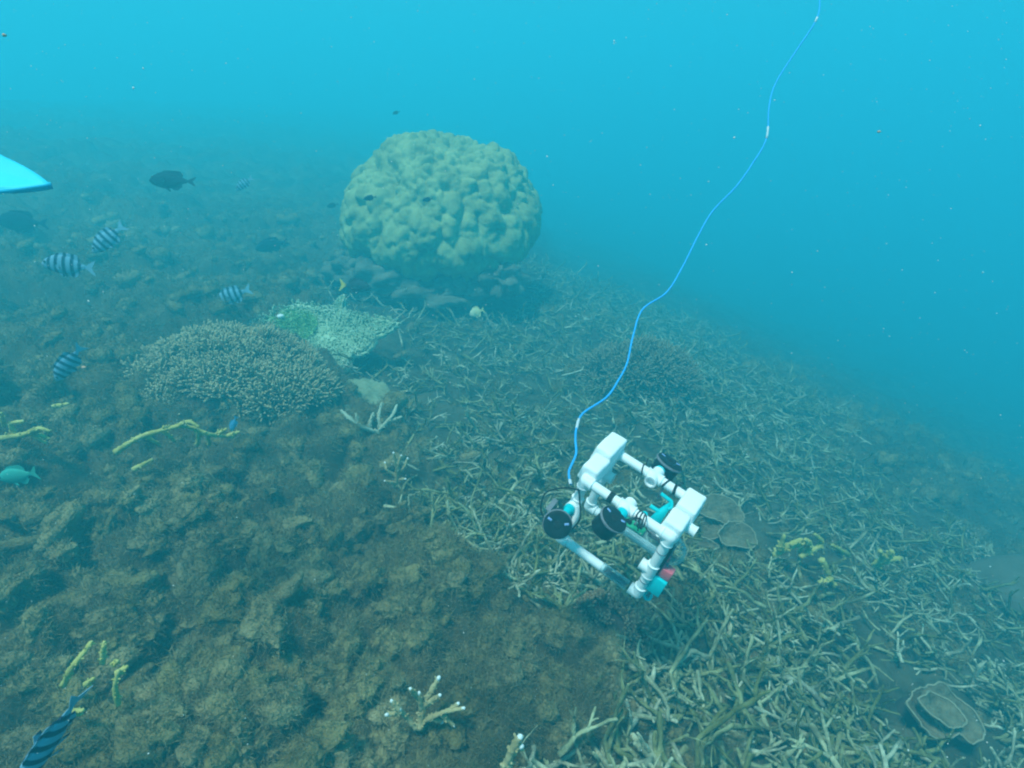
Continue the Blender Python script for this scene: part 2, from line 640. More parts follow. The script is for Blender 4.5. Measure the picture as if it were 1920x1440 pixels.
def head_radius(D):
    """star-shaped union of rounded lobes about O"""
    lobes = [((-0.06, -0.12, 0.00), (0.90, 0.88, 0.50)), ((0.22, 0.25, 0.03), (0.79, 0.75, 0.475)),
             ((-0.30, 0.05, 0.06), (0.66, 0.7, 0.43)), ((0.16, -0.30, -0.04), (0.70, 0.62, 0.41)), ((-0.05, 0.0, -0.12), (0.93, 0.90, 0.36))]
    ts = []
    for c, r in lobes:
        c = np.array(c) * np.array([HW, HW, HH])
        r = np.array(r) * np.array([HW, HW, HH])
        d, q = D / r, c / r
        pw = 2.0
        A = (d ** 2).sum(1)
        Bq = -(d * q).sum(1)
        Cq = (q ** 2).sum() - 1
        ts.append((-Bq + np.sqrt(np.maximum(1e-6, Bq ** 2 - A * Cq))) / A)
    ts = np.stack(ts, 1)
    R = (ts ** 14).sum(1) ** (1 / 14) / len(ts) ** (0.35 / 14)
    below = smooth(-0.50, -0.85, D[:, 2])
    return R * (1 - 0.10 * below)


nu, nv = 410, 225
U_, V_ = np.meshgrid(np.arange(nu) * 2 * math.pi / nu, np.linspace(0.01, math.pi * 0.93, nv))
D = np.stack([np.sin(V_) * np.cos(U_), np.sin(V_) * np.sin(U_), np.cos(V_)], -1).reshape(-1, 3)
# turn squarer: flatter top and steeper sides
Rb = head_radius(D)
P = D * Rb[:, None]
P[:, 2] = np.where(P[:, 2] < 0, P[:, 2] * 1.22, P[:, 2])
P[:, :2] *= (0.97 + 0.10 * smooth(0.30, -0.25, D[:, 2]) - 0.05 * smooth(0.3, 0.9, D[:, 2]))[:, None]
Dn = P / np.array([HW, HW, HH * 0.55]) ** 2
Dn /= np.linalg.norm(Dn, axis=1)[:, None]
flat = smooth(0.55, 0.9, Dn[:, 2])
q = P + 0.05 * (np.stack([vnoise(*(P * 5 + 3).T, seed=s) for s in (1, 2, 3)], -1) - 0.5)
ksz = np.array([1, 1, 0.62])
kn = lumps3(q * ksz, 0.068, 201) * (1 - flat) + lumps3(q, 0.062, 221) * flat
lob = lumps3(q * np.array([1, 1, 0.8]), 0.34, 241)
fin = lumps3(q, 0.036, 261)
P = P + Dn * (0.066 * (kn - 0.6) + 0.13 * (lob - 0.7) + 0.016 * fin)[:, None]
P = P + O
i = np.arange(nv - 1)[:, None] * nu
j = np.arange(nu)[None]
k = (j + 1) % nu
HQ = np.stack([i + j, i + nu + j, i + nu + k, i + k], -1).reshape(-1, 4)
caps = np.array([list(range(nu)), [(nv - 1) * nu + t for t in range(nu)][::-1]])
head = thing('massive_coral', 'massive olive dome of knobbly coral standing behind the table coral', 'coral', HC)
link('colony', mesh_np('colony', P, [HQ, caps], M_head), head)
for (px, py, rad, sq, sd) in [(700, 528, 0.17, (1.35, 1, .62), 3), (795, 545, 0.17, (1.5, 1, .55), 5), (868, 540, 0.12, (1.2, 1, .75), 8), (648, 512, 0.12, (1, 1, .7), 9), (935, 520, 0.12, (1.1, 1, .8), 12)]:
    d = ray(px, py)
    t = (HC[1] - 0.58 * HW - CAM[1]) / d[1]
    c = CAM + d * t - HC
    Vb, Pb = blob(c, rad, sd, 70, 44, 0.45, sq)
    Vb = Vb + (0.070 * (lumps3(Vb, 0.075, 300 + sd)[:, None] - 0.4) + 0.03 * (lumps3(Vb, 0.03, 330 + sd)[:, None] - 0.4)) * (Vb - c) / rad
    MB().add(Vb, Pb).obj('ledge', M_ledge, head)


# ------------------------------------------------------------------ branching pieces
def stag_arrays(rng, L=0.22, r0=0.0095, nside=3, sides=6, bend=0.25, step=0.022, spread=1.0, depth0=2):
    """a broken staghorn branch lying along +x, base at the origin: list of tubes"""
    mb = MB()

    def grow(p, d, L, r, depth):
        n = max(3, int(L / step) + 1)
        pts, rad = [p], [r]
        d = d / np.linalg.norm(d)
        for q in range(n):
            d = d + bend * 0.35 * rng.normal(0, 1, 3) * (2.2 if rng.random() < 0.12 else 1)
            d /= np.linalg.norm(d)
            pts.append(pts[-1] + d * L / n)
            rad.append(r * (1 - 0.38 * (q + 1) / n) * (0.78 + 0.44 * rng.random()))
        V, Pp = tube(pts, rad, sides, True, 0.24, rng, dome=True)
        mb.add(V, Pp, 0.0)
        if depth > 0:
            for _ in range(nside if depth == depth0 else rng.integers(0, 3)):
                q = rng.integers(1, len(pts) - 1)
                t = pts[q] - pts[q - 1]
                t /= np.linalg.norm(t)
                s = np.cross(t, rng.normal(0, 1, 3))
                s[2] = abs(s[2]) * 0.6
                s /= np.linalg.norm(s)
                a = rng.uniform(0.6, 1.1) * spread
                grow(pts[q], t * math.cos(a) + s * math.sin(a), L * rng.uniform(0.25, 0.5), rad[q] * 0.85, depth - 1)
    grow(np.zeros(3), np.array([1.0, 0, 0.05]), L, r0, depth0)
    return mb.data()


def variants(n, seed, **kw):
    out = []
    for s in range(n):
        rg = np.random.default_rng(seed + s)
        kk = dict(kw)
        kk['L'] = kw.get('L', 0.22) * rg.uniform(0.6, 1.25)
        kk['r0'] = kw.get('r0', 0.0095) * rg.uniform(0.8, 1.25)
        kk['nside'] = int(rg.integers(1, 5))
        out.append(stag_arrays(rg, **kk))
    return out


VAR_HI = variants(20, 500, sides=7, step=0.016, L=0.235, r0=0.0076, bend=0.42)
VAR_MID = variants(16, 800, sides=5, step=0.034, bend=0.45, L=0.22)
VAR_LO = variants(16, 700, sides=4, step=0.042, bend=0.5, L=0.20, depth0=1)
MESH_HI = [mesh_np('coral_branch', V, Pp, M_rubble, True, {'tint': A}) for V, Pp, A in VAR_HI]

# where they lie
KEEP_OUT = [(at(px, py), r) for px, py, r in [(1350, 985, 0.17), (1335, 1030, 0.10), (1755, 1350, 0.20), (600, 640, 0.30), (660, 650, 0.30), (690, 760, 0.12), (448, 730, 0.42), (1130, 1185, 0.09), (1195, 715, 0.24), (1530, 1050, 0.10), (800, 1335, 0.075), (742, 895, 0.06), (958, 1415, 0.05), (175, 1265, 0.06), (325, 830, 0.10), (50, 820, 0.08)]]
cand = []
tries = 0
while len(cand) < 5900 and tries < 400:
    tries += 1
    n = 400
    r = RNG.uniform(0.72, 6.2, n)
    t = np.radians(RNG.uniform(-24, 60, n))
    x, y = np.sin(t) * r, np.cos(t) * r
    z = zone(x, y)
    thin = np.clip(1.15 - 0.10 * r, 0.3, 1) * (0.45 + 1.0 * smooth(0.35, 0.6, fbm(x * 2.2, y * 2.2, octaves=3, seed=55)))
    far_right = 1 - 0.55 * smooth(1.3, 2.4, x)
    ok = (z > 0.55) & (RNG.random(n) < thin * far_right * np.clip(r, 0.6, 2.2) / 2.2 + 0.25 * (r < 1.6))
    for a in np.where(ok)[0]:
        if (x[a] - HC[0]) ** 2 + (y[a] - HC[1]) ** 2 < (HW * 0.75) ** 2:
            continue
        if any((x[a] - q[0]) ** 2 + (y[a] - q[1]) ** 2 < rq * rq for q, rq in KEEP_OUT):
            continue
        cand.append((x[a], y[a], r[a]))
cand = cand[:5900]
cx_, cy_ = np.array([c[0] for c in cand]), np.array([c[1] for c in cand])
ch_ = height(cx_, cy_)
pile = 0.5 + fbm(cx_ * 1.8, cy_ * 1.8, octaves=2, seed=66)
pieces = []
for (x, y, r), h, pl in zip(cand, ch_, pile):
    near_lr = max(0, min(1, (x - 0.15) / 0.6))
    yaw = random.gauss(math.radians(118), 0.55) if random.random() < 0.55 * near_lr + 0.15 else random.uniform(-math.pi, math.pi)
    if random.random() < 0.5:
        yaw += math.pi
    pitch = random.gauss(0.06, 0.2) if random.random() < 0.88 else random.uniform(0.35, 0.9)
    dirv = np.array([math.cos(yaw) * math.cos(pitch), math.sin(yaw) * math.cos(pitch), math.sin(pitch)])
    s = random.uniform(0.60, 1.12) * float(np.interp(r, [0.9, 1.5, 2.5, 4], [0.98, 0.66, 0.54, 0.62]))
    roll = random.uniform(-0.6, 0.6)
    zup = np.array([math.sin(roll) * -math.sin(yaw), math.sin(roll) * math.cos(yaw), math.cos(roll)])
    zz = h + random.uniform(-0.012, 0.045) * pl
    M = frame(dirv, zup, (x - dirv[0] * 0.07, y - dirv[1] * 0.07, zz))
    M[:3, :3] *= s
    pieces.append((M, s, r))


def in_view(p, m=40):
    d = p - CAM
    z = d @ FWD
    if z < 0.1:
        return None
    px, py = 960 + F * (d @ RIGHT) / z, 720 - F * (d @ UPV) / z
    return (px, py) if -m < px < 1920 + m and -m < py < 1440 + m else None


scored = []
for n_, (M, s, r) in enumerate(pieces):
    mid = M[:3, 3] + M[:3, 0] / s * 0.08
    v = in_view(mid)
    scored.append((-(s / np.linalg.norm(mid - CAM)) if v else 0, n_, v))
scored.sort(key=lambda a: a[0])
chosen = {n_: v for sc, n_, v in scored[:300] if sc < 0}
LAB = [                                                        # nearest landmark decides the wording
    ((1180, 1230), 'dead staghorn branch in the rubble below the lower corner of the white frame', 'dead branches below the white frame'),
    ((1400, 1180), 'dead staghorn branch in the rubble to the lower right of the white frame', 'dead branches lower right of the white frame'),
    ((1120, 1400), 'dead staghorn branch at the bottom edge where rubble meets brown turf', 'dead branches where rubble meets turf'),
    ((1350, 1400), 'dead staghorn branch in the thick tangle along the bottom edge right of center', 'dead branches along the bottom edge'),
    ((1600, 1400), 'dead staghorn branch in the tangle just left of the big leafy coral', 'dead branches left of the big leafy coral'),
    ((1850, 1380), 'dead staghorn branch in the bottom right corner beyond the big leafy coral', 'dead branches in the bottom right corner'),
    ((1650, 1200), 'dead staghorn branch on the right slope between yellow thicket and big leafy coral', 'dead branches on the right slope'),
    ((930, 900), 'dead staghorn branch in the rubble left of the white frame', 'dead branches left of the white frame'),
    ((930, 1060), 'dead staghorn branch in the rubble between the brown turf and the black thrusters', 'dead branches by the black thrusters'),
    ((1150, 1000), 'dead staghorn branch on the rubble directly under the white frame', 'dead branches under the white frame'),
    ((1450, 1020), 'dead staghorn branch near the small leafy coral and yellow thicket', 'dead branches by the small leafy coral'),
    ((820, 1200), 'dead staghorn branch stranded among the brown turf lumps', 'dead branches among the turf lumps'),
]
rub = MB()
for n_, (M, s, r) in enumerate(pieces):
    if n_ in chosen:
        o = link('coral_branch', MESH_HI[n_ % len(MESH_HI)])
        o.matrix_world = Matrix(M.tolist())
        px, py = chosen[n_]
        key = min(LAB, key=lambda a: math.hypot(a[0][0] - px, a[0][1] - py))
        tag(o, key[1], 'coral branch', key[2])
    else:
        V, Pp, A = (VAR_LO if r > 1.9 else VAR_MID)[n_ % 16]
        rub.add(V @ M[:3, :3].T + M[:3, 3], Pp, random.random())
tag(rub.obj('coral_rubble', M_rubble), 'tangled bed of dead staghorn coral rubble spreading past the white frame', 'coral rubble', kind='stuff')

# ------------------------------------------------------------------ fluffy algae clumps
cl = MB()
rg = np.random.default_rng(313)
NC = 5200
r = np.exp(rg.uniform(math.log(0.8), math.log(5.6), NC))
t = np.radians(rg.uniform(-58, 50, NC))
x, y = np.sin(t) * r, np.cos(t) * r
h, z = height(x, y, True)
dens = fbm(x * 1.6, y * 1.6, octaves=2, seed=91)
ok = rg.random(NC) > np.where(z > 0.8, 0.84, np.clip(0.52 - 0.9 * (dens - 0.5), 0.3, 0.58))
for q_, rq_ in KEEP_OUT:
    ok &= (x - q_[0]) ** 2 + (y - q_[1]) ** 2 > (rq_ * 0.85) ** 2
x, y, h, r = x[ok], y[ok], h[ok], r[ok]
fil = []
for n_ in range(len(x)):
    R_ = (0.010 + 0.021 * rg.random() ** 1.6) * r[n_] ** 0.35
    lng = rg.uniform(1.0, 2.2) if x[n_] < -0.25 else rg.uniform(1.0, 1.35)
    sd = int(rg.integers(1, 90))
    Vb, Pb = blob((0, 0, 0), 1.0, sd, 20 if r[n_] < 1.7 else 9, 13 if r[n_] < 1.7 else 6, 0.42, (lng, 1.0, 0.95))
    a = math.radians(48) + rg.normal(0, 0.75)
    pit = rg.uniform(-0.1, 0.5)
    M = frame((math.cos(a) * math.cos(pit), math.sin(a) * math.cos(pit), math.sin(pit)), (0, 0, 1), (x[n_], y[n_], h[n_] + R_ * rg.uniform(-0.32, 0.58)))
    Vw = (Vb * R_) @ M[:3, :3].T + M[:3, 3]
    if r[n_] < 2.2:                                        # curly, cauliflower-like surface
        Vw += (0.30 * R_ * (lumps3(Vw, R_ * 0.9, sd) - 0.5))[:, None] * (Vb @ M[:3, :3].T)
    tn_ = rg.random()
    cl.add(Vw, Pb, tn_)
    nf = int(np.clip(480 / r[n_] ** 1.3, 30, 480) * (R_ / 0.024) ** 1.7)
    pk = rg.integers(0, len(Vw), nf)
    nn = (Vb[pk] / np.array([lng, 1, 0.9]) ** 2) @ M[:3, :3].T
    nn /= np.linalg.norm(nn, axis=1)[:, None]
    jit = rg.normal(0, 0.40 * R_, (nf, 3))
    jit -= nn * (jit * nn).sum(1)[:, None]
    fil.append((Vw[pk] + jit, nn, np.full(nf, r[n_]), np.full(nf, tn_)))
fp, fn, fr2, ftn = [np.concatenate(v) for v in zip(*fil)]
V, T_ = filaments(fp, fn, (0.008 + 0.015 * rg.random(len(fp))) * fr2 ** 0.35, 0.0018 * fr2 ** 0.55, rg, 0.8)
cl.add(V, [T_], np.repeat(ftn, 3))
tag(cl.obj('algae_clumps', M_fuzz), 'fluffy brown algae clumps heaped over the left half of the seabed', 'algae', kind='stuff')

# ------------------------------------------------------------------ algae coated fingers in the lower left
fuzzy_v = []
for s in range(7):
    rg = np.random.default_rng(900 + s)
    L, r0 = rg.uniform(0.12, 0.26), rg.uniform(0.016, 0.026)
    n = 15
    x = np.linspace(0, L, n)
    pts = np.stack([x, 0.018 * np.sin(x * 17 + s), 0.01 * np.cos(x * 21 + s)], -1)
    rad = r0 * (0.85 + 0.4 * vnoise(x * 40, x * 0 + s, seed=s)) * np.sqrt(np.clip(1.03 - (2 * x / L - 1) ** 4 * 0.7, 0.1, 1))
    V, Pp = tube(pts, rad, 14, True, 0.13, rg, dome=True)
    me_b = (V, Pp)
    nf = 1700
    a = rg.random(nf) * (n - 1)
    i0 = np.minimum(a.astype(int), n - 2)
    c = pts[i0] + (pts[i0 + 1] - pts[i0]) * (a - i0)[:, None]
    rd = rad[i0] + (rad[i0 + 1] - rad[i0]) * (a - i0)
    an = rg.random(nf) * 2 * math.pi
    nn = np.stack([0 * an, np.cos(an), np.sin(an)], -1)
    V2, T2 = filaments(c + nn * rd[:, None] * 0.95, nn, 0.005 + 0.008 * rg.random(nf), np.full(nf, 0.0015), rg)
    mb = MB().add(V, Pp, 0.3).add(V2, [T2], np.repeat(rg.random(nf), 3))
    fuzzy_v.append(mb.mesh('algae_covered_branch', M_fuzz))
spots = [(60, 1395, 30, 1.2), (190, 1225, 32, 1.2), (100, 1260, 38, 1.0), (300, 1340, 40, .8), (250, 1385, 40, 1.0), (20, 1330, 28, 1.0), (60, 1130, 20, .9), (285, 1285, 48, .7), (560, 1260, 60, .7), (395, 1060, 50, .7), (180, 1010, 20, .8), (420, 1390, 55, .7)]
FUZZ_LAB = ['thick algae coated branch low in the bottom left corner beside the striped fish', 'algae coated branch just above the yellow green sprigs', 'algae coated branch left of the yellow green sprigs', 'algae coated branch right of the near striped fish at bottom left',
            'algae coated branch at the bottom edge right of the near striped fish', 'algae coated branch at the left edge above the near striped fish', 'algae coated branch at the left edge below the green fish', 'short algae coated branch right of the yellow green sprigs',
            'lone algae coated branch in the turf left of the white tipped coral sprig', 'algae coated branch in the middle of the brown turf', 'algae coated branch in the turf just below the green fish', 'short algae coated branch at the bottom edge below the brown turf middle']
for n_, (px, py, deg, s) in enumerate(spots):
    p = at(px, py)
    h = height(p[:1], p[1:2])[0]
    a = math.radians(deg + random.uniform(-8, 8))
    pit = random.uniform(0.0, 0.35)
    dv = np.array([math.cos(a) * math.cos(pit), math.sin(a) * math.cos(pit), math.sin(pit)])
    M = frame(dv, (0, 0, 1), (p[0] - dv[0] * 0.08, p[1] - dv[1] * 0.08, h + 0.010))
    M[:3, :3] *= s * 0.85
    o = link('algae_covered_branch', fuzzy_v[n_ % 7])
    o.matrix_world = Matrix(M.tolist())
    tag(o, FUZZ_LAB[n_], 'coral branch', 'algae coated branches in the brown turf')

# ------------------------------------------------------------------ bushy corals
def bush_cluster(rg, R=0.045, twigs=18, r=0.0030):
    mb = MB()
    mb.add(*tube([(0, 0, -0.6 * R), (0, 0, 0.0)], [r * 1.3, r * 1.5], 5), tint=0)
    for t in range(twigs):
        a = t * 2.39996 + rg.uniform(-.5, .5)
        f = math.sqrt((t + 0.5) / twigs) * rg.uniform(0.8, 1.15)
        end = np.array([math.cos(a) * f * R * 0.9, math.sin(a) * f * R * 0.9, R * (0.95 - 0.42 * f * f) * rg.uniform(0.7, 1.2)])
        pts = [np.array([0, 0, -0.1 * R]), end * 0.5 + rg.normal(0, 0.07 * R, 3), end]
        V, Pp = tube(pts, [r, r * 0.95, r * 1.1], 5, True, 0.15, rg, dome=True)
        mb.add(V, Pp, np.repeat([0, 0.10, 0.5, 0.9, 1], 5))
    return mb


def bush(name, label, px, py, lobes, n, mat, R, group=None, seed=0, r=0.0030):
    """mound made of overlapping domes (centre, radii) carpeted with branch tufts"""
    p = at(px, py)
    b = thing(name, label, 'coral', (p[0], p[1], p[2]), group)
    rg = np.random.default_rng(seed)
    core = MB()
    for q, (c, rd) in enumerate(lobes):
        core.add(*blob(c, 1, seed + q, 24, 14, 0.12, np.array(rd) * 0.80))
    c0, r0 = np.array(lobes[0][0]), np.array(lobes[0][1])
    core.add(*tube([(0, 0, -0.08), (0, 0, c0[2])], [r0[0] * 0.5, r0[0] * 0.35], 14))
    core.obj('base', M_bushcore, b)
    ms = [bush_cluster(rg, R, r=r).mesh('branch', mat) for _ in range(8)]
    area = np.array([rd[0] * rd[1] for c, rd in lobes])
    got, tries_, P0 = 0, 0, []
    while got < n and tries_ < 40000:
        tries_ += 1
        q = rg.choice(len(lobes), p=area / area.sum())
        c, rd = np.array(lobes[q][0]), np.array(lobes[q][1])
        d = rg.normal(0, 1, 3)
        d /= np.linalg.norm(d)
        if d[2] < -0.15 or d[1] > 0.75:
            continue
        pos = c + d * rd * rg.uniform(0.9, 1.05)
        if any((((pos - np.array(c2)) / np.array(r2)) ** 2).sum() < 0.8 for q2, (c2, r2) in enumerate(lobes) if q2 != q):
            continue
        if vnoise(*[np.array([v * 9 + seed]) for v in pos], seed=seed)[0] < 0.20:
            continue
        if P0 and np.min(np.linalg.norm(np.array(P0) - pos, axis=1)) < R * 0.62 * (1 - tries_ / 45000):
            continue
        P0.append(pos)
        nrm = d / rd * rd[0] + np.array([0, 0, 0.45]) + rg.normal(0, 0.25, 3)
        M = frame(np.cross(nrm, rg.normal(0, 1, 3)), nrm, pos)
        M[:3, :3] *= rg.uniform(0.65, 1.35)
        o = link('branch', ms[got % 8], b)
        o.matrix_local = Matrix(M.tolist())
        got += 1
    return b


bush('bushy_coral', 'wide brown bushy coral mound with dense pale branch tips, in front of the table coral', 436, 752,
     [((0.0, 0.02, 0.14), (0.33, 0.26, 0.12)), ((0.24, -0.10, 0.09), (0.20, 0.17, 0.09)), ((-0.24, -0.04, 0.11), (0.18, 0.17, 0.09)), ((-0.04, -0.20, 0.09), (0.26, 0.15, 0.085))],
     298, M_bush, 0.048, seed=21)
bush('bushy_coral', 'small dark brown bushy coral on the turf just below the white frame', 1130, 1190, [((0, 0, 0.02), (0.105, 0.09, 0.07)), ((0.05, -0.03, 0.03), (0.06, 0.05, 0.05))], 60,
     nmat('bushy_coral_dark', [(0.09, 0.06, 0.035), (0.15, 0.10, 0.06)], scale=20, bump=0.3, bscale=200, tipcol=(0.30, 0.22, 0.12)), 0.026, seed=31, r=0.0026)
bush('bushy_coral', 'hazy twiggy coral mound behind the blue cable, upslope of the white frame', 1195, 725, [((0, 0, 0.06), (0.27, 0.20, 0.15)), ((-0.12, -0.08, 0.04), (0.15, 0.12, 0.10))], 150,
     nmat('bushy_coral_olive', [(0.10, 0.085, 0.045), (0.17, 0.14, 0.08)], scale=20, bump=0.3, bscale=200, tipcol=(0.30, 0.27, 0.16)), 0.055, seed=41)


# ------------------------------------------------------------------ plates
def plate_pts(px_outline, P0, n):
    out = []
    for px, py in px_outline:
        d = ray(px, py)
        t = ((P0 - CAM) @ n) / (d @ n)
        out.append(CAM + d * t)
    return np.array(out)


def plate(outline, n, thick, cup=0.0, rings=9, edge=60, jag=0.0, seed=0, bumpy=0.004):
    """thick leaf of coral from a closed outline (points on one plane); returns body arrays, outline used, centre"""
    n = n / np.linalg.norm(n)
    ol = np.vstack([outline, outline[:1]])
    dense = catmull(ol, max(3, edge // len(outline)))[:-1]
    c = dense.mean(0)
    rg = np.random.default_rng(seed)
    if jag:
        dense = c + (dense - c) * (1 + jag * (rg.random(len(dense)) - 0.6))[:, None]
    m = len(dense)
    V = []
    for sgn, off in ((1, 0.0), (-1, -thick)):
        for q in range(rings + 1):
            f = q / rings
            f = max(f, 0.02)
            ring = c + (dense - c) * f
            lift = cup * f * f + bumpy * (vnoise(*(ring * 22).T, seed=seed) - 0.5) * 2
            ring = ring + n * (lift + off + (thick * 0.35 if sgn < 0 else -thick * 0.0) * (1 if q == rings else 0))[:, None]
            V.append(ring)
    V = np.vstack(V)
    Q = []
    a = np.arange(m)
    b = (a + 1) % m
    for q in range(rings):
        Q.append(np.stack([q * m + a, q * m + b, (q + 1) * m + b, (q + 1) * m + a], -1))
        o = (rings + 1) * m
        Q.append(np.stack([o + q * m + b, o + q * m + a, o + (q + 1) * m + a, o + (q + 1) * m + b], -1))
    o = (rings + 1) * m
    Q.append(np.stack([rings * m + a, rings * m + b, o + rings * m + b, o + rings * m + a], -1))
    cap = [np.array([a]), np.array([o + a[::-1]])]
    return V, [np.vstack(Q)] + cap, V[rings * m:(rings + 1) * m], c, n


# table coral
tn = np.array([-0.10, -0.50, 0.86])
tn /= np.linalg.norm(tn)
tp = at(600, 690) + np.array([0, 0.12, 0.13])
tc_out = [(478, 622), (500, 598), (560, 578), (625, 584), (652, 567), (652, 590), (700, 602), (752, 612), (718, 640), (694, 668), (668, 680), (650, 702), (600, 690), (545, 665)]
TO = plate_pts(tc_out, tp, tn)
V, Pp, edge_, cc, _ = plate(TO, tn, 0.022, 0.03, 12, 110, 0.10, 5, 0.010)
table = thing('table_coral', 'pale green table coral plate with a ragged pointed right edge', 'coral', cc - np.array([0, 0, 0.2]))
off = -np.array(table.location)
MB().add(V + off, Pp).obj('plate', M_plate, table)
MB().add(*tube([cc + off - tn * 0.01, cc + off + np.array([0.0, 0.06, -0.12]), np.array([0.0, 0.09, -0.06])], [0.09, 0.055, 0.08], 12)).obj('stalk', M_bushcore, table)
nub = MB()
rg = np.random.default_rng(77)
m_ = len(edge_)
for q in range(2600):
    a = rg.integers(0, m_)
    f = math.sqrt(rg.random())
    b0 = edge_[a] * (1 - (w := rg.random())) + edge_[(a + 1) % m_] * w
    ctr = cc + (b0 - cc) * f + tn * (0.03 * f * f - 0.03)
    nd = tn + rg.normal(0, 0.35, 3)
    nd /= np.linalg.norm(nd)
    nub.add(*tube([ctr + off + tn * 0.02, ctr + off + tn * 0.03 + nd * 0.007 * rg.uniform(.6, 1.3)], [0.0042, 0.003], 4), tint=rg.random())
tag(nub.obj('branchlets', M_plate, table), kind='stuff')

# second, low pale fan in the rubble below the table coral
for (lab, ol, up, th_) in [('low pale grey green plate coral half buried in rubble below the table coral', [(640, 735), (668, 715), (712, 722), (735, 745), (722, 780), (690, 792), (652, 778)], (0.05, -0.35, 0.93), 0.015)]:
    n = np.array(up)
    P0 = at(690, 775) + np.array([0, 0, 0.10])
    O2 = plate_pts(ol, P0, n / np.linalg.norm(n))
    V, Pp, ed, c2, nn = plate(O2, n, th_, 0.02, 8, 70, 0.16, 9, 0.012)
    t = thing('plate_coral', lab, 'coral', c2 - np.array([0, 0, 0.08]))
    MB().add(V - np.array(t.location), Pp).obj('plate', nmat('silted_plate', [(0.10, 0.12, 0.065), (0.24, 0.28, 0.16), (0.34, 0.38, 0.24)], scale=16, bump=0.8, bscale=80, bdist=0.01), t)
    MB().add(*tube([c2 - np.array(t.location) - nn * 0.01, np.array([0, 0.02, -0.03])], [0.05, 0.03], 10)).obj('stalk', M_bushcore, t)

# green tuft on the table coral
gp = plate_pts([(535, 622)], tp, tn)[0]
rg = np.random.default_rng(5)
n = 3600
ang, rad = rg.random(n) * 2 * math.pi, np.sqrt(rg.random(n))
e1 = np.cross(tn, (0, 1.0, 0))
e1 /= np.linalg.norm(e1)
e2 = np.cross(tn, e1)
PP = gp + tn * 0.025 + np.outer(np.cos(ang) * rad * 0.17, e1) + np.outer(np.sin(ang) * rad * 0.13, e2)
PP = PP + np.outer((1 - rad ** 2) * 0.035 * rg.random(n), tn)
V, T_ = filaments(PP, np.tile(tn, (n, 1)), 0.012 + 0.016 * rg.random(n), np.full(n, 0.006), rg, 1.3)
tuft = link('green_algae', mesh_np('green_algae', V, [T_], M_green, False, {'tint': np.repeat(rg.random(n), 3)}))
tag(tuft, 'bright green tufted algae on the left half of the table coral', 'algae')
sp = plate_pts([(535, 608)], tp, tn)[0] + tn * 0.06
sh = link('shell', MB().add(*blob((0, 0, 0), 0.016, 4, 14, 9, 0.15, (1.2, 1, .7))).mesh('shell', M_tip))
sh.location = sp
tag(sh, 'small white shell resting in the green algae tuft', 'shell')

# leafy plate corals
def leaf(t, ol, P0, nrm, th_=0.012, cup=0.02, seed=0):
    nn = np.array(nrm, float)
    nn /= np.linalg.norm(nn)
    O2 = plate_pts(ol, P0, nn)
    V, Pp, ed, c2, nn = plate(O2, nn, th_, cup, 8, 64, 0.085, seed, 0.012)
    off = -np.array(t.location)
    pl = MB().add(V + off, Pp).obj('plate', M_foliose, t)
    loop = np.vstack([ed, ed[:2]]) + off
    MB().add(*tube(loop, 0.0026, 5, False)).obj('rim', M_rim, pl)
    return c2


lp = at(1345, 1010)
t = thing('leafy_coral', 'cluster of overlapping olive plate corals with thin pale rims, right of the white frame', 'coral', lp)
leaf(t, [(1300, 962), (1318, 936), (1348, 931), (1380, 948), (1393, 976), (1372, 987), (1340, 978)], lp + np.array([0, 0.10, 0.10]), (-0.1, -0.55, 0.83), seed=1)
leaf(t, [(1342, 1002), (1362, 982), (1390, 985), (1411, 1008), (1411, 1028), (1385, 1029), (1355, 1022)], lp + np.array([0, 0, 0.06]), (0.15, -0.5, 0.85), seed=2)
leaf(t, [(1296, 985), (1318, 972), (1345, 980), (1354, 1003), (1330, 1014), (1304, 1006)], lp + np.array([0, 0.03, 0.04]), (-0.15, -0.6, 0.8), seed=3)
leaf(t, [(1276, 1012), (1300, 1008), (1330, 1018), (1345, 1030), (1310, 1040), (1285, 1030)], lp + np.array([0, -0.02, 0.02]), (-0.05, -0.55, 0.83), seed=4)
MB().add(*blob((0, 0.10, -0.02), 0.09, 3, 18, 10, 0.2, (1.3, 1, .8))).obj('base', M_bushcore, t)

lp = at(1755, 1365)
t = thing('leafy_coral', 'large olive plate coral with scalloped pale rim lying at the lower right corner', 'coral', lp)
leaf(t, [(1688, 1322), (1712, 1296), (1752, 1290), (1800, 1322), (1832, 1368), (1818, 1398), (1790, 1380), (1762, 1392), (1722, 1364)], lp + np.array([0, 0, 0.06]), (0.30, -0.25, 0.9), seed=6)
leaf(t, [(1712, 1315), (1742, 1300), (1782, 1330), (1800, 1362), (1772, 1368), (1736, 1345)], lp + np.array([0, 0, 0.085]), (0.30, -0.3, 0.9), 0.01, 0.015, seed=7)
MB().add(*blob((0, 0.02, -0.01), 0.07, 3, 18, 10, 0.2, (1.4, 1, .9))).obj('base', M_bushcore, t)


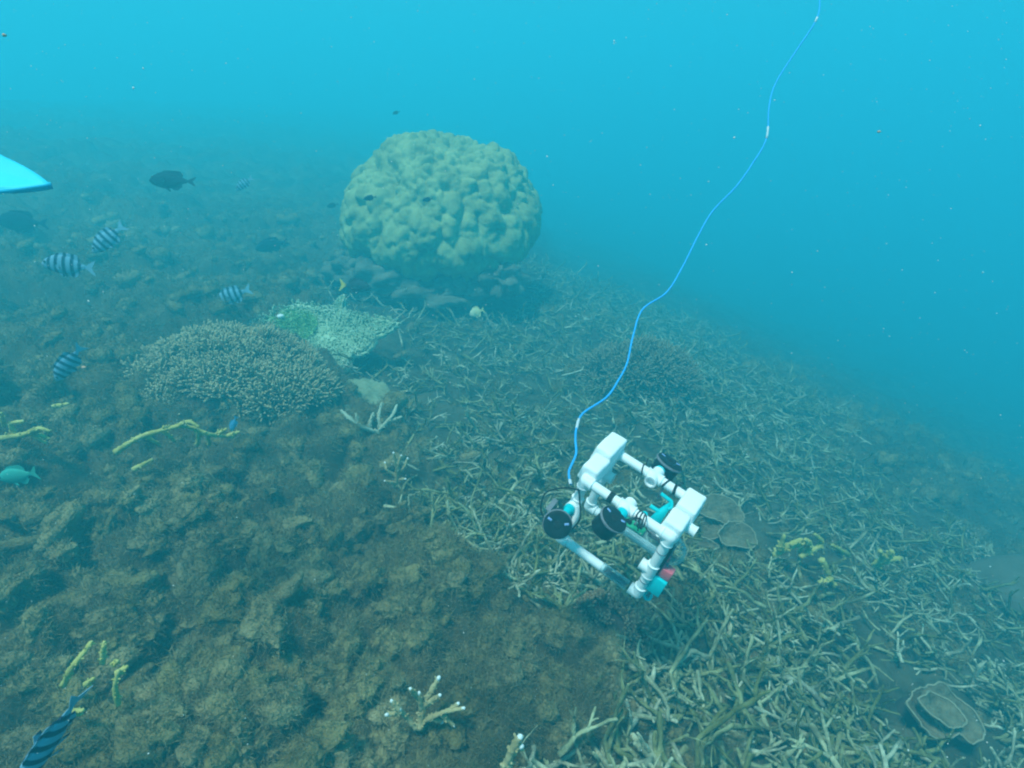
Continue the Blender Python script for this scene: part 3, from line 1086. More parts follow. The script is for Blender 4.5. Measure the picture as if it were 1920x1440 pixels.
# ------------------------------------------------------------------ living branch corals traced at their places on the seabed
def twig(t, mat, path, lift, r, name='branch', tip=None, seed=0):
    rg = np.random.default_rng(seed)
    off = -np.array(t.location)
    pts = [at(px, py, lf) for (px, py), lf in zip(path, lift)]
    P_ = catmull(pts, 9) + off
    n = len(P_)
    rad = r * np.linspace(1.0, 0.62, n) * rg.uniform(0.82, 1.15, n)
    V, Pp = tube(P_, rad, 10, True, 0.22, rg, dome=True)
    mb = MB().add(V, Pp)
    for q in range(int(n * 0.9)):                        # little side knobs
        i_ = rg.integers(1, n - 1)
        ax = P_[i_] - P_[i_ - 1]
        sd = np.cross(ax, rg.normal(0, 1, 3))
        sd = sd / (np.linalg.norm(sd) + 1e-9) + 0.6 * ax / (np.linalg.norm(ax) + 1e-9)
        mb.add(*tube([P_[i_], P_[i_] + sd * rad[i_] * rg.uniform(0.9, 1.5)], [rad[i_] * 0.5, rad[i_] * 0.36], 6, dome=True))
    b = mb.obj(name, mat, t)
    if tip:
        d = P_[-1] - P_[-2]
        d /= np.linalg.norm(d)
        MB().add(*tube([P_[-1] - d * r * 0.3, P_[-1] + d * r * 0.35], [r * 0.66, r * 0.56], 8, dome=True)).obj('tip', M_tip, b)
    return b


def living(name, label, mat, anchor, twigs, r, tips=False, group=None):
    a0 = at(*anchor)
    t = thing(name, label, 'coral', a0, group)
    ex = np.array([height(*[np.array([v]) for v in at(*p_)[:2]])[0] - base(*[np.array([v]) for v in at(*p_)[:2]])[0] for tw in twigs for p_ in tw[0]])
    ex = float(np.percentile(ex, 90)) + 0.012
    for q, tw in enumerate(twigs):
        path = tw[0]
        lift = tw[1] if len(tw) > 1 else np.linspace(0.02, 0.09, len(path))
        lift = np.asarray(lift) + ex
        twig(t, mat, path, lift, r * (1 if q == 0 else 0.85), tip=tips, seed=q + int(anchor[0]))
    return t


living('staghorn_coral', 'arching yellow staghorn branch in front of the big bushy coral', M_yellow, (330, 850),
       [([(216, 848), (258, 822), (300, 808), (345, 799), (392, 814), (436, 820)], [0.03, .09, .13, .14, .12, .05]),
        ([(272, 817), (298, 834)], [.09, .05]), ([(306, 807), (326, 826)], [.12, .07]), ([(374, 808), (370, 836)], [.12, .05]), ([(390, 813), (393, 834)], [.11, .05]),
        ([(330, 801), (352, 790), (372, 800)], [.13, .17, .16]), ([(405, 816), (424, 804)], [.1, .13]), ([(425, 818), (448, 810)], [.07, .08]), ([(250, 880), (285, 862)], [.03, .07])], 0.0085)
living('staghorn_coral', 'bright yellow staghorn tuft on the brown turf at the left edge', M_yellow, (50, 830),
       [([(0, 822), (40, 815), (78, 806)], [.03, .08, .10]), ([(60, 812), (92, 822)], [.08, .07]), ([(55, 812), (85, 830)], [.07, .04]), ([(50, 814), (72, 803), (92, 808)], [.08, .12, .12]),
        ([(8, 800), (2, 775)], [.05, .14]), ([(30, 815), (20, 795), (42, 790)], [.06, .1, .12]), ([(100, 762), (128, 757)], [.06, .09])], 0.0085)
living('staghorn_coral', 'yellow green staghorn sprigs poking from the turf above the nearest striped fish', M_yellow, (180, 1290),
       [([(118, 1286), (132, 1256), (150, 1232), (172, 1204)], [.03, .07, .09, .10]), ([(192, 1243), (193, 1222), (196, 1204)], [.05, .08, .1]), ([(222, 1322), (216, 1290), (222, 1258)], [.03, .08, .12]),
        ([(219, 1262), (238, 1250)], [.11, .12]), ([(212, 1246), (220, 1240)], [.11, .12]), ([(160, 1284), (176, 1272)], [.05, .08]), ([(130, 1334), (155, 1332)], [.04, .06]), ([(148, 1338), (147, 1334)], [.04, .05])], 0.0062)
living('staghorn_coral', 'yellow green staghorn thicket on the slope right of the leafy corals', M_yellow, (1530, 1080),
       [([(1452, 1042), (1480, 1022), (1502, 1012)], [.03, .09, .12]), ([(1478, 1026), (1520, 1016)], [.08, .10]), ([(1500, 1035), (1518, 1022), (1510, 1012)], [.05, .1, .13]), ([(1500, 1045), (1540, 1020), (1528, 1002)], [.05, .1, .14]),
        ([(1540, 1048), (1552, 1072), (1564, 1100)], [.12, .08, .03]), ([(1535, 1095), (1560, 1085)], [.04, .07]), ([(1462, 1030), (1470, 1005)], [.07, .13]), ([(1590, 1040), (1560, 1022)], [.04, .1])], 0.012)
living('staghorn_coral', 'hazy pale yellow staghorn sprig farther down the right slope', M_yellow, (1660, 1060),
       [([(1640, 1062), (1662, 1046), (1672, 1034)], [.03, .09, .13]), ([(1655, 1052), (1688, 1046)], [.06, .1]), ([(1660, 1050), (1650, 1034)], [.07, .12])], 0.014)
living('acropora_coral', 'tan coral sprig with white tipped fingers in the turf at bottom center', M_acro, (790, 1362),
       [([(788, 1366), (792, 1330), (806, 1300), (822, 1272)], [.01, .05, .09, .12]), ([(796, 1325), (782, 1305), (770, 1292)], [.05, .09, .12]), ([(797, 1322), (812, 1312), (824, 1304)], [.06, .09, .11]),
        ([(790, 1355), (830, 1336), (868, 1328)], [.02, .06, .08]), ([(826, 1338), (850, 1360)], [.05, .02]), ([(808, 1347), (828, 1354)], [.04, .02]), ([(780, 1366), (762, 1345), (750, 1330)], [.01, .04, .07]),
        ([(752, 1336), (735, 1315)], [.06, .09]), ([(752, 1336), (726, 1340)], [.05, .06]), ([(790, 1330), (786, 1300)], [.05, .10]), ([(842, 1334), (858, 1320)], [.06, .08])], 0.0068, tips=True)
living('acropora_coral', 'thin pale coral sprig with tiny white tips on the dark turf left of the rubble', M_acro, (742, 912),
       [([(742, 914), (744, 885), (738, 850)], [.01, .07, .14]), ([(743, 890), (758, 876), (764, 860)], [.05, .09, .12]), ([(743, 892), (726, 882), (722, 868)], [.05, .08, .1]), ([(744, 880), (752, 855)], [.08, .13]),
        ([(742, 900), (760, 898)], [.03, .06]), ([(740, 905), (722, 902)], [.03, .05])], 0.006, tips=True)
living('acropora_coral', 'upright knobbly pale coral finger at the very bottom edge of the turf', M_acro, (955, 1438),
       [([(948, 1445), (958, 1412), (974, 1384)], [.01, .06, .10]), ([(960, 1408), (976, 1400)], [.06, .08])], 0.010, tips=True)
living('acropora_coral', 'fine pale branching coral fan in the rubble below the low plate coral', nmat('pale_fan_coral', [(0.34, 0.36, 0.24), (0.48, 0.50, 0.36)], scale=20, bump=0.4, bscale=150), (690, 805),
       [([(710, 812), (670, 796), (640, 770)], [.01, .06, .1]), ([(712, 810), (710, 780), (716, 756)], [.01, .06, .1]), ([(710, 806), (735, 780), (744, 760)], [.02, .07, .1]), ([(670, 798), (668, 776)], [.05, .09]), ([(690, 802), (700, 775)], [.03, .08]), ([(725, 792), (752, 782)], [.04, .07])], 0.009)

# hazy boulder at the right edge and pale rocks
bp = at(1925, 1175)
Vb, Pb = blob((0, 0, 0.02), 0.26, 6, 70, 44, 0.30, (1.2, 1, .75))
Vb = Vb * (1 + 0.16 * (lumps3(Vb, 0.09, 950) - 0.5) + 0.06 * (lumps3(Vb, 0.035, 960) - 0.5))[:, None]
o = link('boulder', MB().add(Vb, Pb).mesh('boulder', M_sand))
o.location = bp
tag(o, 'smooth pale boulder fading into the haze at the right edge', 'boulder')

# ------------------------------------------------------------------ the underwater robot
RM = np.array([[0.78773434, 0.5677278, 0.23908107], [-0.53764831, 0.82306808, -0.18301156], [-0.30068075, 0.01562296, 0.95359688]])
RK = 0.80                                     # real size of the frame against the drawing units below
RT = CAM + RK * (np.array([0.35130732, 1.3874391, 0.32920108]) - CAM)
rov = thing('underwater_robot', 'white pipe frame underwater robot with black thrusters, hovering over the rubble', 'robot')
M4 = np.eye(4)
M4[:3, :3] = RM * RK
M4[:3, 3] = RT
rov.matrix_world = Matrix(M4.tolist())
HU, HV, LW, PR = 0.130, 0.0885, 0.238, 0.0135


def piece(name, data, mat, parent=None, smooth_=True):
    o = MB().add(*data).obj(name, mat, parent or rov, smooth_)
    if smooth_:
        try:
            o.data.set_sharp_from_angle(angle=math.radians(40))
        except Exception:
            pass
    return o


def pipe(a, b, r=PR, mat=None, name='pipe', sides=20, hollow=True):
    a, b = np.array(a, float), np.array(b, float)
    L = np.linalg.norm(b - a)
    prof = [(r, 0), (r, L), (r * 0.8, L), (r * 0.8, 0), (r, 0)] if hollow else [(0.0001, 0), (r, 0), (r, L), (0.0001, L)]
    V, Pp = lathe(prof, sides)
    d = (b - a) / L
    ref = (1, 0, 0) if abs(d[0]) < 0.9 else (0, 1, 0)
    x = np.cross(d, ref)
    return piece(name, xf((V, Pp), frame(x, d, a)), mat or M_pvc)


def socket(c, axes, r=PR * 1.22, L=0.024, name='tee', mat=None):
    """pipe fitting: a ball core with a socket along every axis, each with a rolled lip"""
    mb = MB()
    mb.add(*blob(c, r, 1, 18, 12, 0.0))
    for d in axes:
        d = np.array(d, float)
        Ld = L * np.linalg.norm(d)
        d = d / np.linalg.norm(d)
        prof = [(0.0001, 0), (r, 0), (r, Ld - 0.004), (r * 1.07, Ld - 0.003), (r * 1.07, Ld), (r * 0.82, Ld), (r * 0.82, Ld - 0.016), (0.0001, Ld - 0.016)]
        ref = (1, 0, 0) if abs(d[0]) < 0.9 else (0, 1, 0)
        mb.add(*xf(lathe(prof, 20), frame(np.cross(d, ref), d, c)))
    o = mb.obj(name, mat or M_pvc, rov)
    o.data.set_sharp_from_angle(angle=math.radians(40))
    return o


X, Y, Z = np.eye(3)
A = np.array([-HU, -HV, 0]); B = np.array([HU, -HV, 0]); Cc = np.array([HU, HV, 0]); Dd = np.array([-HU, HV, 0])
dn = np.array([0, 0, -LW])
# top frame and legs
for p0, p1 in ((A, B), (Dd, Cc), (A, Dd), (B, Cc)):
    pipe(p0, p1)
for p0 in (A, B, Cc, Dd):
    pipe(p0, p0 + dn)
pipe(A + dn + [0.0, 0, 0], np.array([0.012, -HV, -LW]))                       # lower front rail, first half
pipe(Dd + dn, Cc + dn)
pipe(B + dn, Cc + dn)
socket(A, (X, Y, -Z), name='elbow')
socket(B, (-X, Y, -Z), name='elbow')
socket(Cc, (-X, -Y, -Z), name='elbow')
socket(Dd, (X, -Y, -Z), name='elbow')
socket(A + dn, (X, Z), name='elbow')
socket(B + dn, (-X * 1.0, Y, Z * 1.25), name='elbow')
socket(Cc + dn, (-X, -Y, Z), name='elbow')
socket(Dd + dn, (X, Z), name='elbow')
# crosses and tees with their stubs
socket(np.array([0.0, -HV, 0]), (X, -X, Y * 1.1, -Y), name='cross')
socket(np.array([0.004, HV, 0]), (X, -X, Y * 1.2, -Y * 1.35), name='cross')
socket(np.array([HU, -HV, -0.135]), (Z, -Z, -X * 1.3), name='tee')
socket(np.array([-HU, -HV, -0.092]), (Z, -Z, -Y * 1.2), name='tee')
socket(np.array([-HU, HV, -0.092]), (Z, -Z, X * 1.3), name='tee')
socket(np.array([HU, -0.012, -0.004]), (Y, -Y, X * 1.9), name='tee', r=PR * 1.1)
# little curved outlet on the near left leg
cur = catmull([(-0.118, -HV - 0.016, -0.080), (-0.108, -HV - 0.030, -0.110), (-0.112, -HV - 0.045, -0.140), (-0.126, -HV - 0.058, -0.158)], 6)
piece('outlet', tube(cur, 0.0105, 16), M_pvc)
# printed joint lines round the right leg
for z in (-0.058, -0.180):
    piece('band', xf(lathe([(PR * 1.02, -0.0015), (PR * 1.09, -0.001), (PR * 1.09, 0.001), (PR * 1.02, 0.0015)], 20), frame(X, Z, (HU, -HV, z))), M_grey)


def foam(cx, y0, y1, z0, z1, w, seed):
    """block of float foam bridging a pipe, rounded and a little uneven"""
    import bmesh
    bm = bmesh.new()
    bmesh.ops.create_cube(bm, size=1)
    for v in bm.verts:
        s = 1.0 if v.co.z < 0 else 0.86
        v.co = (v.co.x * w * s, v.co.y * (y1 - y0) * (1 if v.co.z < 0 else 0.96), v.co.z * (z1 - z0))
    bmesh.ops.bevel(bm, geom=bm.edges[:], offset=0.007, segments=3, profile=0.5, affect='EDGES')
    bmesh.ops.subdivide_edges(bm, edges=[e for e in bm.edges if e.calc_length() > 0.02], cuts=3, use_grid_fill=True)
    V = np.array([v.co[:] for v in bm.verts])
    V = V + 0.0022 * (np.stack([vnoise(*(V * 45 + 5).T, seed=seed + s) for s in range(3)], -1) - 0.5)
    V = V + np.array([cx, (y0 + y1) / 2, (z0 + z1) / 2])
    for i_, v in enumerate(bm.verts):
        v.index = i_
    polys = {}
    for f in bm.faces:
        polys.setdefault(len(f.verts), []).append([v.index for v in f.verts])
    bm.free()
    return V, [np.array(p) for p in polys.values()]


piece('float_block', foam(-0.139, 0.004, 0.112, -0.010, 0.046, 0.060, 1), M_foam)
piece('float_block', foam(-0.132, -0.082, 0.001, -0.014, 0.036, 0.056, 2), M_foam)
piece('float_block', foam(0.126, -0.008, 0.086, -0.012, 0.042, 0.062, 3), M_foam)
piece('float_block', foam(0.122, -0.084, -0.011, -0.016, 0.034, 0.058, 4), M_foam)
piece('float_block', foam(-0.128, -0.05, 0.09, -0.034, -0.015, 0.040, 6), M_foam)


def thruster(c, axis, up, r=0.038, h=0.056):
    """drum shaped motor pod: housing with a flange, hub, propeller blades, guard ring and print marks"""
    Mx = frame(np.cross(up, axis), axis, c)
    o = piece('thruster', xf(lathe([(0.0001, -h / 2), (r * 0.72, -h / 2), (r * 0.9, -h * 0.42), (r * 0.94, h * 0.30), (r, h * 0.36), (r, h * 0.48), (r * 0.93, h * 0.5), (r * 0.5, h * 0.5), (0.0001, h * 0.5)], 32), Mx), M_black)
    piece('guard_ring', xf(lathe([(r * 1.0, h * 0.30), (r * 1.06, h * 0.33), (r * 1.06, h * 0.40), (r * 1.0, h * 0.43), (r * 1.0, h * 0.30)], 32), Mx), M_grey, o)
    piece('hub', xf(lathe([(r * 0.30, h * 0.49), (r * 0.26, h * 0.53), (0.0001, h * 0.54)], 18), Mx), M_rubber, o)
    for q in range(2):
        a = 2.2 + q * 2.4
        cth, sth = math.cos(a), math.sin(a)
        W_ = rbox(0, 0, 0, r * 0.32, r * 0.17, 0.0012, 0.0003, 1)
        Mq = np.eye(4)
        Mq[:3, :3] = np.array([[cth, -sth, 0], [sth, cth, 0], [0, 0, 1]])
        Mq[:3, 3] = (cth * r * 0.66, sth * r * 0.66, h * 0.5 + 0.0012)
        piece('mark', xf(xf(W_, Mq), Mx), M_bluemark, o, False)
    return o


thruster(np.array([-0.012, -HV - 0.078, -0.012]), (0.28, 0.10, 0.9), X, r=0.037, h=0.060)
t2 = thruster(np.array([-HU - 0.004, -HV - 0.078, -0.112]), (0.25, -0.75, 0.5), X, r=0.038, h=0.064)
piece('plate', xf(rbox(0, 0, 0, 0.014, 0.040, 0.004, 0.001), frame(X, (-0.3, -0.4, 0.85), (-0.168, -HV - 0.078, -0.072))), M_grey, t2)
thruster(np.array([0.010, HV + 0.074, -0.012]), (0.1, 0.3, 0.9), X, r=0.040, h=0.060)
# turquoise couplings between stubs and thrusters
for c, d in ((np.array([0.0, -HV - 0.024, 0]), -Y), (np.array([0.004, HV + 0.028, 0]), Y), (np.array([-HU, -HV - 0.028, -0.092]), -Y)):
    piece('coupling', xf(lathe([(0.0001, 0), (PR * 1.15, 0), (PR * 1.2, 0.003), (PR * 1.2, 0.010), (PR * 0.9, 0.013), (PR * 0.8, 0.03), (0.0001, 0.03)], 20), frame(X, d, c)), M_teal)

# black cable ties and straps round the rails
def strap(c, axis, r, w=0.005, mat=None, tail=None):
    o = piece('strap', xf(lathe([(r, -w / 2), (r * 1.12, -w / 2), (r * 1.12, w / 2), (r, w / 2), (r, -w / 2)], 18), frame(np.cross(axis, (0.3, 0.5, 0.8)), axis, c)), mat or M_rubber)
    if tail is not None:
        piece('tail', tube(catmull([np.array(c) + np.array(q) for q in tail], 5), 0.0016, 6), M_rubber, o)
    return o


strap((-0.048, -HV, 0), X, PR * 1.03, 0.014)
strap((-0.034, HV, 0), (1, 0.2, 0.3), PR * 1.04, 0.004, tail=[(0, 0.01, 0.012), (-0.004, 0.018, 0.03)])
strap((0.040, HV, 0), (1, -0.25, -0.2), PR * 1.04, 0.005)
strap((0.070, HV, 0), (1, 0.1, 0.2), PR * 1.04, 0.008, tail=[(0, 0.01, 0.012), (0.008, 0.02, 0.02), (0.0, 0.03, 0.01)])
for q, (dx, tl) in enumerate([(0.036, [(0, -0.012, 0.006), (-0.016, -0.034, 0.0), (-0.03, -0.04, -0.01)]), (0.044, [(0, -0.012, 0.006), (0.004, -0.03, 0.012), (0.012, -0.036, -0.012)]), (0.052, [(0, 0.0, 0.015), (0.006, -0.022, 0.03), (0.012, -0.03, 0.005)])]):
    strap((dx, -HV, 0), (1, 0.15 * (q - 1), 0.2), PR * 1.03, 0.0035, tail=tl)

# power wires looping at the near left leg and down the right leg
piece('wire', tube(catmull([(-HU, -HV - 0.012, -0.03), (-0.165, -0.12, -0.035), (-0.205, -0.14, -0.075), (-0.190, -0.16, -0.125), (-0.150, -0.165, -0.135)], 8), 0.0024, 8), M_rubber)
piece('wire', tube(catmull([(-HU - 0.01, -HV - 0.01, -0.02), (-0.115, -HV - 0.03, -0.045), (-0.090, -HV - 0.045, -0.085), (-0.095, -HV - 0.055, -0.125)], 8), 0.0024, 8), M_rubber)
piece('wire', tube(catmull([(HU + 0.016, -HV + 0.004, -0.02), (HU + 0.019, -HV + 0.002, -0.06), (HU + 0.018, -HV + 0.004, -0.11), (HU + 0.02, -HV + 0.01, -0.16)], 8), 0.0042, 8), M_rubber)
piece('wire', tube(catmull([(-0.01, -0.10, -0.02), (0.02, -0.13, 0.0), (0.045, -0.105, 0.01), (0.07, -0.06, -0.05), (0.08, -0.01, -0.10)], 8), 0.0020, 8), M_rubber)

# clear electronics tube with its board, end caps and dome
tx0, tx1, ty, tz, tr = -0.030, 0.150, 0.002, -0.118, 0.040
tubeo = piece('electronics_tube', xf(lathe([(tr, 0), (tr, tx1 - tx0), (tr * 0.93, tx1 - tx0), (tr * 0.93, 0), (tr, 0)], 36), frame(Y, X, (tx0, ty, tz))), M_clear)
piece('end_cap', xf(lathe([(0.0001, -0.006), (tr * 1.03, -0.006), (tr * 1.03, 0.002), (0.0001, 0.002)], 36), frame(Y, X, (tx0, ty, tz))), M_clear, tubeo)
piece('retaining_ring', xf(lathe([(tr * 0.96, -0.003), (tr * 1.06, -0.003), (tr * 1.06, 0.003), (tr * 0.96, 0.003), (tr * 0.96, -0.003)], 36), frame(Y, X, (tx1, ty, tz))), M_clear, tubeo)
piece('dome', xf(lathe([(tr * math.cos(a), tr * 0.9 * math.sin(a)) for a in np.linspace(0, 1.55, 10)], 32), frame(Y, X, (tx1, ty, tz))), M_clear, tubeo)
piece('tray', rbox((tx0 + tx1) / 2 + 0.01, ty, tz - 0.006, 0.15, 0.052, 0.0025, 0.0006, 1), M_clear, tubeo, False)
bd = piece('circuit_board', rbox(0.030, ty - 0.006, tz + 0.004, 0.062, 0.034, 0.003, 0.0006, 1), M_pcb, tubeo, False)
for q, (dx, dy, sx, sy, mt) in enumerate([(0.012, -0.010, 0.014, 0.012, M_black), (0.042, 0.0, 0.016, 0.014, M_black), (0.028, -0.002, 0.006, 0.010, M_grey)]):
    MB().add(*rbox(dx, ty + dy, tz + 0.009, sx, sy, 0.006, 0.0006, 1)).obj('chip', mt, bd, False)
cm = piece('camera_module', rbox(0.095, ty - 0.008, tz + 0.022, 0.044, 0.026, 0.018, 0.002, 2), M_grey, tubeo, False)
MB().add(*xf(lathe([(0.004, 0), (0.008, 0), (0.008, 0.004), (0.004, 0.004), (0.004, 0)], 18), frame(X, (0, -0.5, 0.8), (0.098, ty - 0.012, tz + 0.032)))).obj('lens', M_pvc, cm)

# lower front rail: clear sleeve with end plugs
sl = piece('clear_sleeve', xf(lathe([(PR * 1.12, 0), (PR * 1.12, 0.085), (PR, 0.085), (PR, 0), (PR * 1.12, 0)], 24), frame(Y, X, (0.014, -HV, -LW))), M_clear)
piece('sleeve_insert', rbox(0.056, -HV, -LW - 0.002, 0.078, 0.016, 0.010, 0.003), M_grey, sl)
piece('plug', pr_ := xf(lathe([(0.0001, 0), (PR * 0.95, 0), (PR * 0.95, 0.012), (PR * 0.4, 0.018), (0.0001, 0.018)], 18), frame(Y, X, (0.010, -HV, -LW))), M_pvc, sl)

# turquoise printed gripper behind the right float
g = piece('gripper', tube([(0.042, 0.078, -0.030), (0.078, 0.078, -0.034)], 0.0058, 8), M_teal)
tri = np.array([(0.078, 0.082, -0.030), (0.084, 0.050, -0.045), (0.085, 0.018, -0.075), (0.052, 0.022, -0.084), (0.060, 0.052, -0.060)])
nt3 = np.array([0.2, -0.75, 0.6]) * 0.004
piece('jaw', (np.vstack([tri + nt3, tri - nt3]), [np.array([[0, 1, 2, 3, 4], [9, 8, 7, 6, 5]]), np.array([[a, 5 + a, 5 + (a + 1) % 5, (a + 1) % 5] for a in range(5)])]), M_teal, g, False)
piece('finger', tube([(0.074, 0.045, -0.062), (0.036, 0.045, -0.062)], 0.0062, 8), M_teal, g)
piece('claw', tube(catmull([(0.078, 0.078, -0.032), (0.087, 0.060, -0.036), (0.082, 0.050, -0.042)], 4), 0.0042, 8), M_teal, g)
piece('wheel', xf(lathe([(0.004, -0.003), (0.009, -0.003), (0.009, 0.003), (0.004, 0.003), (0.004, -0.003)], 16), frame(X, (-0.3, -0.8, 0.5), (0.036, 0.022, -0.080))), M_teal, g)
piece('post', tube([(0.040, 0.085, -0.012), (0.040, 0.085, -0.055)], 0.004, 8), M_grey, g)


def rloc(px, py, ax, val):
    o = RM.T @ (CAM - RT) / RK
    d = RM.T @ ray(px, py) / RK
    return o + d * (val - o[ax]) / d[ax]


# turquoise and red ballast blocks clipped under the dome
b1, b2, b3, b4 = rloc(1232, 1092, 1, -0.075), rloc(1249, 1072, 1, -0.07), rloc(1253, 1048, 1, -0.06), rloc(1247, 1060, 1, -0.06)
piece('ballast_block', rbox(*b1, 0.046, 0.034, 0.060, 0.002), M_teal, None, False)
piece('ballast_block', rbox(*b2, 0.036, 0.028, 0.032, 0.002), M_red, None, False)
piece('clip', rbox(*b3, 0.009, 0.012, 0.014, 0.001), M_red, None, False)
piece('clip', rbox(*b4, 0.008, 0.012, 0.011, 0.001), M_teal, None, False)
b5 = rloc(1215, 1117, 1, -0.05)
piece('clip', xf(lathe([(0.006, -0.006), (0.013, -0.006), (0.013, 0.006), (0.006, 0.006), (0.006, -0.006)], 16), frame(X, (0.3, -0.8, 0.4), b5)), M_teal)
piece('rod', tube([b5, b1, b2, b3, np.array([0.15, 0.0, -0.10])], 0.004, 8), M_grey)

# ------------------------------------------------------------------ tether cable
cpx = [(1070, 908, 1.52), (1067, 893, 1.53), (1068, 880, 1.54), (1080, 851, 1.56), (1079, 825, 1.58), (1081, 803, 1.60), (1093, 775, 1.63), (1137, 745, 1.66), (1160, 712, 1.69), (1176, 680, 1.72), (1187, 630, 1.78), (1205, 580, 1.84), (1250, 548, 1.90), (1280, 500, 1.98),
       (1310, 440, 2.06), (1337, 395, 2.12), (1380, 350, 2.18), (1410, 308, 2.24), (1437, 260, 2.3), (1442, 200, 2.36), (1455, 155, 2.42), (1495, 92, 2.5), (1528, 42, 2.56), (1537, 8, 2.62), (1530, -30, 2.66), (1520, -75, 2.70), (1530, -190, 2.80), (1560, -330, 2.95), (1540, -480, 3.2), (1570, -640, 3.4)]
CP = np.array([pt(c[0], c[1], c[2] - 0.30 * max(0, 1 - q / 20)) for q, c in enumerate(cpx)])
CS = catmull(CP, 8)
teth = thing('tether_cable', 'thin blue tether cable rising in loose bends from the robot', 'cable', CS[0])
off = -CS[0]
MB().add(*tube(CS + off, 0.0025, 8)).obj('sheath', M_cable, teth)
for idx, n_ in ((5 * 8, 5), (18 * 8, 3), (0, 4), (22 * 8, 2)):
    MB().add(*tube(CS[idx:idx + n_ + 1] + off, 0.0034, 8)).obj('tape', M_tape, teth)

# ------------------------------------------------------------------ fish
def fish_mat(name, kind):
    m = pmat(name, (0.3, 0.4, 0.5), 0.7, 0.08)
    N, L = m.node_tree.nodes, m.node_tree.links
    b = N['Principled BSDF']
    tc = N.new('ShaderNodeTexCoord')
    sx = N.new('ShaderNodeSeparateXYZ')
    L.new(tc.outputs['Object'], sx.inputs[0])
    r = N.new('ShaderNodeValToRGB')
    e = r.color_ramp.elements
    mp = N.new('ShaderNodeMapRange')
    mp.inputs['From Min'].default_value = -0.5
    mp.inputs['From Max'].default_value = 0.5
    L.new(sx.outputs['X'], mp.inputs['Value'])
    L.new(mp.outputs[0], r.inputs['Fac'])
    if kind == 'striped':
        pale, dark = (0.18, 0.34, 0.45, 1), (0.018, 0.030, 0.065, 1)
        stops = [(0.0, (0.25, 0.4, 0.5, 1)), (0.20, pale)]
        for c in (0.29, 0.42, 0.56, 0.70, 0.83):
            stops += [(c - 0.038, pale), (c - 0.024, dark), (c + 0.024, dark), (c + 0.038, pale)]
        stops.append((1.0, (0.22, 0.32, 0.42, 1)))
    elif kind == 'yellowtail':
        stops = [(0, (0.55, 0.45, 0.05, 1)), (0.16, (0.5, 0.4, 0.05, 1)), (0.24, (0.02, 0.025, 0.03, 1)), (1, (0.03, 0.035, 0.04, 1))]
    elif kind == 'dark':
        stops = [(0, (0.012, 0.022, 0.045, 1)), (0.5, (0.006, 0.012, 0.028, 1)), (1, (0.010, 0.018, 0.036, 1))]
    elif kind == 'pale':
        stops = [(0, (0.5, 0.5, 0.18, 1)), (1, (0.55, 0.6, 0.42, 1))]
    elif kind == 'blue':
        stops = [(0, (0.12, 0.32, 0.5, 1)), (1, (0.08, 0.30, 0.50, 1))]
    else:
        stops = [(0, (0.08, 0.40, 0.30, 1)), (1, (0.05, 0.36, 0.30, 1))]
    e[0].position, e[0].color = stops[0]
    e[1].position, e[1].color = stops[-1]
    for p, c in stops[1:-1]:
        q = e.new(p)
        q.color = c
    L.new(r.outputs['Color'], b.inputs['Base Color'])
    return m


def plate_fin(mb, pts, th_=0.006):
    """thin fin in the xz plane, in body lengths"""
    P = np.array([(x, 0, z) for x, z in pts])
    n = len(P)
    c = P.mean(0)
    V = np.vstack([P + [0, th_ / 2, 0], P - [0, th_ / 2, 0]])
    mb.add(V, [np.array([list(range(n)), [2 * n - 1 - q for q in range(n)]]), np.array([[a, n + a, n + (a + 1) % n, (a + 1) % n] for a in range(n)])])


